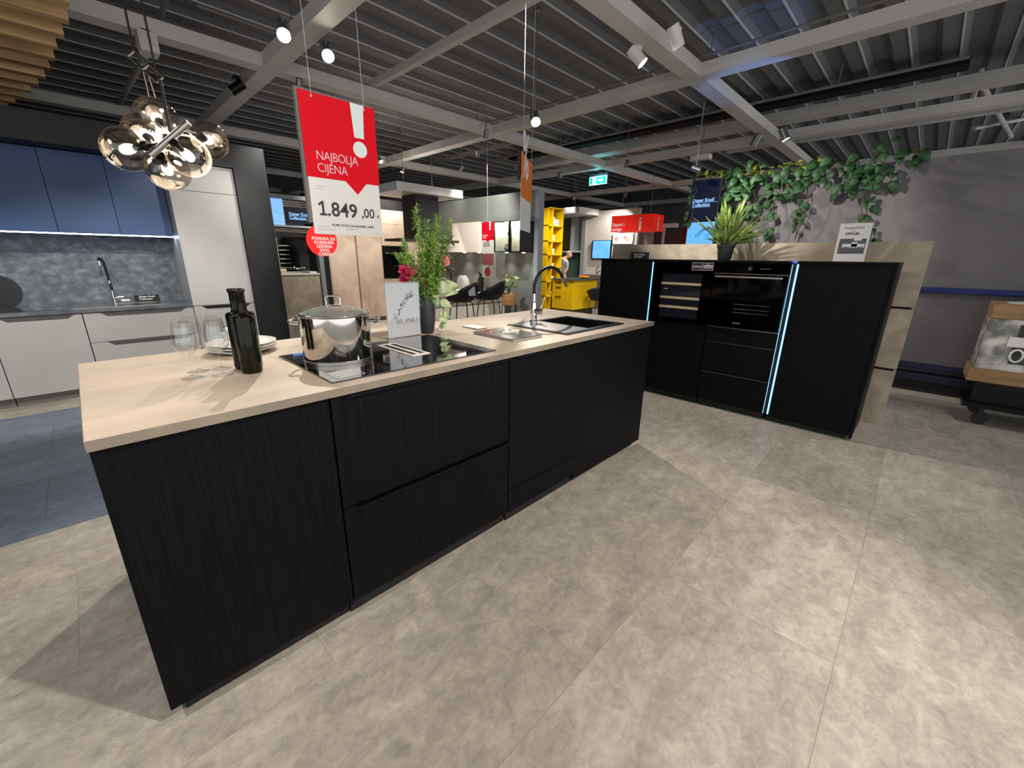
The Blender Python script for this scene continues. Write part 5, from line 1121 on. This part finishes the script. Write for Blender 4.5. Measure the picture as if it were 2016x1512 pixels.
# ================================================================ YELLOW KITCHEN
t = thing('yellow_shelf', (7.9, 5.2, .2), 'tall yellow open shelf tower at the end of the grey wall', 'shelf')
YX0, YX1, YY0, YY1 = 7.60, 8.14, 4.98, 5.33
b = MB(); b.box(YX0, YX0+.02, YY0, YY1, .10, 2.40).box(YX1-.02, YX1, YY0, YY1, .10, 2.40).box(YX0+.16, YX0+.18, YY0, YY1, .10, 2.40).box(YX0, YX1, YY0, YY1, .10, .13).box(YX0, YX1, YY0, YY1, 2.38, 2.40).box(YX0, YX1, YY1-.01, YY1, .10, 2.40)
for zz in (.47, .80, 1.12, 1.40, 1.69, 2.02): b.box(YX0, YX1, YY0, YY1, zz-.012, zz+.012)
b.box(YX0, YX1, YY0+.02, YY1, 0, .10); b.fin('carcass', M['yellow'], t)
items = [(.49, 'stack of white cups on the lowest open shelf', .08), (.82, 'white folded towels on the yellow shelf', .1), (1.13, 'small white jar on the yellow shelf', .08), (1.414, 'white triangular vase on the yellow shelf', .12), (1.704, 'white hourglass ornament on the yellow shelf', .13)]
for z_, lab, h in items:
    o = tag(MB().lathe([(.0, 0), (.075, 0), (.05, h*.5), (.07, h), (.065, h), (.045, h*.5), (0, .01)], (7.93, 5.12, z_), 20).fin('white_ornament', M['porcelain'], None, smooth='all'), lab, 'ornament', 'white ornaments on the yellow shelf')
for k in range(3): o = tag(B('folded_cloth', M['paper'], None, 7.83, 8.03, 5.02, 5.2, 2.033+k*.045, 2.072+k*.045, bev=.008), ('bottom', 'middle', 'top')[k]+' white folded cloth on the highest yellow shelf', 'cloth', 'folded cloths on the yellow shelf')
t = thing('small_potted_plant', (7.93, 5.1, 2.17), 'small green plant on the folded cloths at the top of the yellow shelf', 'potted plant')
MB().lathe([(0, 0), (.04, 0), (.05, .06), (0, .06)], (7.93, 5.1, 2.164), 16).fin('pot', M['sockets'], t, smooth=True)
fo = MB(); random.seed(2)
for i in range(22): fo.leaf((7.93, 5.1, 2.22), (random.uniform(-1, 1), random.uniform(-1, .6), random.uniform(.1, 1)), (0, 0, 1), .11, .035)
fo.fin('foliage', M['leaf_dark'], t, normals=False)
t = thing('yellow_drawer_unit', (8.0, 4.65, 0), 'yellow kitchen base unit with three pull drawers', 'cabinet')
B('body', M['yellow'], t, 7.82, 8.75, 4.36, 4.96, .20, .845); B('plinth', mat('brown plinth two', '#4b3a1c', .6), t, 7.86, 8.7, 4.40, 4.94, 0, .20)
for z0, z1, hz in ((.775, .845, .815), (.55, .77, .70), (.20, .545, .49)):
    d = B('drawer', M['yellow'], t, 7.80, 7.819, 4.365, 4.955, z0, z1, bev=.001); MB().tube([(7.80, 4.85, hz), (7.775, 4.85, hz), (7.775, 4.70, hz), (7.80, 4.70, hz)], .006, 8).box(7.797, 7.80, 4.70, 4.85, hz-.035, hz).fin('handle', mat('gold handle', '#a67c12', .3, .6), d)
o = tag(B('dark_worktop', mat('dark grey top', '#4b4a4c', .35), None, 7.77, 8.8, 4.33, 5.0, .847, .878), 'dark grey worktop on the yellow base unit', 'worktop')
t = thing('black_chair', (8.45, 4.0, 0), 'black tub chair in front of the yellow unit', 'chair')
sh = MB(); n = 20; v = []; rows = 6
for j in range(rows):
    f = j/(rows-1)
    for i in range(n):
        a = 2*PI*i/n; back = (1+math.cos(a))/2; v.append((8.33+(.13+.13*f)*math.sin(a), 4.05-(.12+.12*f)*math.cos(a), .42+(.18+.16*back)*f**1.4))
v.append((8.33, 4.05, .42)); fc = [(j*n+i, j*n+(i+1) % n, (j+1)*n+(i+1) % n, (j+1)*n+i) for j in range(rows-1) for i in range(n)]+[(len(v)-1, (i+1) % n, i) for i in range(n)]
sh._add(v, fc); sh.fin('seat_shell', M['shell'], t, smooth='all', solid=.02)
for sx_, sy_ in ((-1, -1), (1, -1), (1, 1), (-1, 1)): MB().tube([(8.33+sx_*.1, 4.05+sy_*.1, .42), (8.33+sx_*.2, 4.05+sy_*.18, 0)], .009, 8).fin('leg', mat('brown metal leg', '#4a3010', .4), t)
t = thing('fruit_bowl', (8.5, 4.45, .88), 'yellow bowl of red apples on the dark worktop', 'bowl')
MB().lathe([(0, 0), (.06, 0), (.15, .05), (.147, .052), (.05, .008), (0, .008)], (8.42, 4.5, .878), 24).fin('bowl', M['yellow'], t, smooth='all')
for k, (a_, b_) in enumerate(((-.05, 0), (.05, .01), (0, -.05), (0, .05))):
    o = tag(MB().sph((8.42+a_, 4.5+b_, .878+.045), .034, 14, 8).fin('apple', M['apple'], None, smooth='all'), 'red apple in the yellow bowl on the dark worktop', 'apple', 'red apples in the yellow bowl')

# ================================================================ FAR BACKGROUND
def slabthing(nm, m, lab, cat, *bx, **k): return tag(B(nm, m, None, *bx, **k), lab, cat)
struct('wall_far', M['wall_pale'], MB().box(10.2, 10.3, 4.2, 5.72, 0, 2.55)); struct('trim_%d' % tn, mat('grey post', '#8d8a88', .6), MB().box(10.1, 10.32, 5.725, 5.85, 0, 2.55)); tn += 1
slabthing('green_partition', M['green_board'], 'green partition behind the person in grey', 'partition', 10.6, 10.7, 6.0, 7.4, 0, 1.55)
slabthing('bronze_partition', M['brown_board'], 'bronze coloured partition above the person', 'partition', 10.4, 10.5, 6.37, 6.78, 1.58, 2.44)
slabthing('grey_column', mat('pale grey column', '#b9babf', .5), 'pale grey column between the bronze and black partitions', 'column', 10.2, 10.4, 6.04, 6.30, 1.52, 2.52)
slabthing('black_partition', mat('near black partition', '#0a0f12', .5), 'black partition left of the white wall with the television', 'partition', 10.6, 10.7, 5.5, 6.25, 0, 2.35)
slabthing('white_ledge', M['white'], 'long white ledge above the person', 'ledge', 10.1, 10.3, 5.86, 7.3, 1.49, 1.53)
t = tag(MB().cyl((11.2, 7.55, 0), (11.2, 7.55, 2.15), .16, .16, 24).sph((11.2, 7.55, 2.15), .16, 24, 10).fin('teal_cylinder', M['teal'], None, smooth='all'), 'teal rounded cylinder left of the bronze partition', 'column')
t = thing('wall_television', (10.15, 5.2, 1.35), 'wall television with blue picture right of the yellow kitchen', 'television')
B('casing', M['black'], t, 10.12, 10.19, 4.90, 5.50, 1.32, 1.80); B('picture', M['tv'], t, 10.115, 10.119, 4.915, 5.46, 1.34, 1.785)
slabthing('grey_sideboard', mat('brown grey front', '#55504c', .5), 'dark grey sideboard under the television', 'cabinet', 9.9, 10.19, 4.9, 5.6, .0, .90)
t = thing('twig_ornament', (10.0, 5.2, .9), 'grey branch ornament on the sideboard below the television', 'ornament')
MB().tube([(10.0, 5.2, .9), (10.0, 5.22, 1.05), (10.0, 5.16, 1.12)], .02, 8).tube([(10.0, 5.2, .95), (10.0, 5.1, 1.02)], .018, 8).fin('branch', mat('grey twig', '#6f6a62', .8), t)
t = thing('information_sign_box', (9.0, 3.8, 1.9), 'red box sign with white letter i reading Savjeti i usluge', 'sign')
B('box', M['redlit'], t, 9.0, 9.5, 3.22, 4.24, 1.925, 2.27)
text('Savjeti i\nusluge', t, (8.998, 4.21, 2.045), .105, M['whiteink'], '-x', ext=.0006, bold=.0016, sx=.95, line=.95)
text('i', t, (8.998, 3.56, 1.945), .40, M['whiteink'], '-x', ext=.0006, bold=.008); text('i', t, (9.2, 3.217, 1.945), .40, M['whiteink'], '-y', ext=.0006, bold=.008)
MB().tube([(9.2, 3.4, 2.27), (9.2, 3.4, 3.6)], .004, 6).tube([(9.2, 4.1, 2.27), (9.2, 4.1, 3.6)], .004, 6).fin('hanging_wire', M['alu'], t)
t = thing('poster_board', (10.1, 4.5, 1.7), 'white poster board with small pink pictures under the red sign', 'poster'); B('board', M['paper'], t, 10.12, 10.15, 4.28, 4.86, 1.70, 2.02)
mk = MB(); 
for (a_, b_, c_) in ((4.75, 1.83, .05), (4.5, 1.86, .045), (4.42, 1.80, .035)): mk.cyl((10.115, a_, b_), (10.119, a_, b_), c_, n=18)
mk.fin('pictures', M['rose'], t)
t = thing('notice_sheet', (10.1, 4.75, 1.45), 'white notice sheet below the poster board', 'poster'); B('sheet', M['paper'], t, 10.12, 10.15, 4.66, 4.86, 1.38, 1.66); B('print', M['greyink'], t, 10.116, 10.1195, 4.70, 4.80, 1.42, 1.60)
slabthing('cabinet_run', mat('brown grey cabinets', '#55494a', .5), 'dark brown cabinet run behind the taupe panel under the red sign', 'cabinet', 10.6, 11.0, 2.6, 4.3, 0, 2.02)
slabthing('pale_cabinet', M['wall_pale'], 'pale cabinet front left of the dark brown run', 'cabinet', 10.5, 10.59, 3.95, 4.35, 1.2, 2.08)
slabthing('white_header_board', mat('lit white header', '#e6e4e0', .6), 'white header board above the dark brown cabinets', 'board', 10.3, 10.5, 3.3, 4.15, 2.07, 2.16)
slabthing('white_post', mat('white post', '#d8d4d0', .6), 'slim white post in front of the dark brown cabinets', 'post', 10.3, 10.35, 3.55, 3.60, 0, 2.07)
slabthing('dark_red_panel', mat('dark red panel', '#7a1016', .5), 'dark red panel left of the tall display screen', 'panel', 10.4, 10.45, 2.55, 3.15, 0, 2.12)
# exit sign
t = thing('exit_sign', (8.0, 4.0, 2.8), 'green lit exit sign with running figure and arrow under the ceiling', 'sign')
B('casing', M['alu'], t, 8.02, 8.07, 3.82, 4.25, 2.80, 3.0); B('panel', M['exitwhite'], t, 8.012, 8.019, 3.825, 4.245, 2.795, 2.955)
B('green_left', M['exit'], t, 8.006, 8.011, 4.06, 4.225, 2.81, 2.94); B('green_field', M['exit'], t, 8.006, 8.011, 3.845, 4.055, 2.81, 2.94)
B('door_field', M['exitwhite'], t, 8.003, 8.0055, 4.075, 4.16, 2.815, 2.935)
MB().poly([(8.002, 4.03, 2.865), (8.002, 3.95, 2.865), (8.002, 3.95, 2.835), (8.002, 3.88, 2.876), (8.002, 3.95, 2.917), (8.002, 3.95, 2.887), (8.002, 4.03, 2.887)], (.003, 0, 0)).fin('arrow', M['exitwhite'], t)
rn = MB().cyl((8.0, 4.10, 2.918), (8.0025, 4.10, 2.918), .009, n=14)
for a_, b_ in (((4.11, 2.905), (4.125, 2.87)), ((4.125, 2.87), (4.10, 2.85)), ((4.10, 2.85), (4.11, 2.825)), ((4.125, 2.87), (4.145, 2.845)), ((4.145, 2.845), (4.155, 2.845)), ((4.11, 2.90), (4.09, 2.885)), ((4.112, 2.90), (4.14, 2.892))):
    rn.tube([(8.001, *a_), (8.001, *b_)], .005, 6)
rn.fin('running_figure', M['exit'], t)
MB().tube([(8.065, 4.2, 3.0), (8.065, 4.2, 3.6)], .006, 6).tube([(8.065, 3.87, 3.0), (8.065, 3.87, 3.6)], .006, 6).fin('hanging_rod', M['alu'], t)
ld = bpy.data.lights.new('sign_glow', 'POINT'); lo = bpy.data.objects.new('sign_glow', ld); COL.objects.link(lo); lo.parent = t; lo.location = (-.06, .02, .1); ld.energy = 2.5; ld.color = (.1, .75, 1); ld.shadow_soft_size = .05
t = thing('emergency_light', (7.4, 1.7, 2.85), 'white emergency light box under the beam left of the vines', 'emergency light')
B('housing', M['white'], t, 7.38, 7.50, 1.58, 1.88, 2.86, 2.93, bev=.005); MB().tube([(7.44, 1.73, 2.93), (7.44, 1.73, 3.6)], .006, 6).fin('hanging_rod', M['alu'], t)

# ================================================================ PERSON (far, behind the yellow counter)
def skin_obj(name, verts, edges, radii, m, parent, sub=2, root=0):
    me = bpy.data.meshes.new(name); off = base_loc(parent); me.from_pydata([tuple(Vector(v)-off) for v in verts], edges, []); o = bpy.data.objects.new(name, me); COL.objects.link(o); o.parent = parent
    md = o.modifiers.new('skin', 'SKIN'); md.use_smooth_shade = True
    for i, r in enumerate(radii):
        me.skin_vertices[0].data[i].radius = (r, r) if not isinstance(r, tuple) else r
        me.skin_vertices[0].data[i].use_root = (i == root)
    s_ = o.modifiers.new('smooth', 'SUBSURF'); s_.levels = sub; s_.render_levels = sub; me.materials.append(m); return o
px_, py_ = 9.0, 5.6
t = thing('person', (px_, py_, 0), 'person in grey t-shirt with head bowed, standing behind the yellow counter', 'person')
H = 1.5
def q(u, z, d=0): return (px_+.60*u+.8*d, py_-.80*u+.6*d, z)   # u: to the photo's right, d: away
V = [q(-.02, .80), q(-.02, .95), q(-.03, 1.12), q(-.02, 1.26), q(.05, 1.33), q(.11, 1.37), q(.14, 1.41),
     q(-.13, 1.27, .06), q(-.17, 1.08, .05), q(-.13, .93, -.06), q(.09, 1.25, -.1), q(.12, 1.06, -.12), q(.02, .94, -.16),
     q(-.06, .78), q(-.08, .45), q(-.08, .06), q(.05, .78), q(.06, .45), q(.06, .06), q(-.08, .03, -.12), q(.06, .03, -.12)]
E_ = [(0, 1), (1, 2), (2, 3), (3, 4), (4, 5), (5, 6), (3, 7), (7, 8), (8, 9), (3, 10), (10, 11), (11, 12), (0, 13), (13, 14), (14, 15), (0, 16), (16, 17), (17, 18), (15, 19), (18, 20)]
Rr = [.11, .10, .11, .10, .045, .045, .06, .045, .038, .026, .045, .036, .025, .075, .055, .038, .075, .055, .038, .03, .03]
skin_obj('body', V, E_, Rr, M['skin'], t)
MB().sph(q(.155, 1.41), .072, 20, 14, (.9, .9, 1.15)).sph(q(.225, 1.385), .014, 8, 6).sph(q(.13, 1.41, -.07), .014, 8, 6).fin('head', M['skin'], t, smooth='all')
MB().sph(q(.135, 1.44), .074, 20, 14, (.95, .95, 1.0)).fin('hair', M['hair'], t, smooth='all')
skin_obj('t_shirt', [q(-.02, .86), q(-.02, .97), q(-.03, 1.12), q(-.02, 1.27), q(0, 1.31), q(-.13, 1.27, .06), q(-.165, 1.12, .05), q(.09, 1.25, -.1), q(.112, 1.11, -.11)], [(0, 1), (1, 2), (2, 3), (3, 4), (3, 5), (5, 6), (3, 7), (7, 8)], [.125, .12, .13, .12, .06, .062, .055, .06, .053], M['shirt'], t)
skin_obj('trousers', [q(-.02, .86), q(-.06, .76), q(-.08, .45), q(-.08, .08), q(.05, .76), q(.06, .45), q(.06, .08)], [(0, 1), (1, 2), (2, 3), (0, 4), (4, 5), (5, 6)], [.125, .09, .07, .055, .09, .07, .055], M['trousers'], t)
for (b0, s_) in ((q(-.12, .905, -.085), -1), (q(0, .92, -.185), 1)):
    h = MB(); b0 = Vector(b0); fw = Vector((-.8, -.6, -.3)).normalized(); sd = fw.cross(Vector((0, 0, 1))).normalized()
    h.sph(b0, .028, 12, 8, (1, 1, .6))
    for k in range(4): h.tube([b0+sd*(k-1.5)*.014+fw*.02, b0+sd*(k-1.5)*.016+fw*(.055+.008*(1-abs(k-1.5))), b0+sd*(k-1.5)*.015+fw*.075+Vector((0, 0, -.015))], [.009, .008, .006], 6)
    h.tube([b0+sd*s_*.02, b0+sd*s_*.045+fw*.03], [.01, .007], 6); h.fin('hand', M['skin'], t, smooth='all')
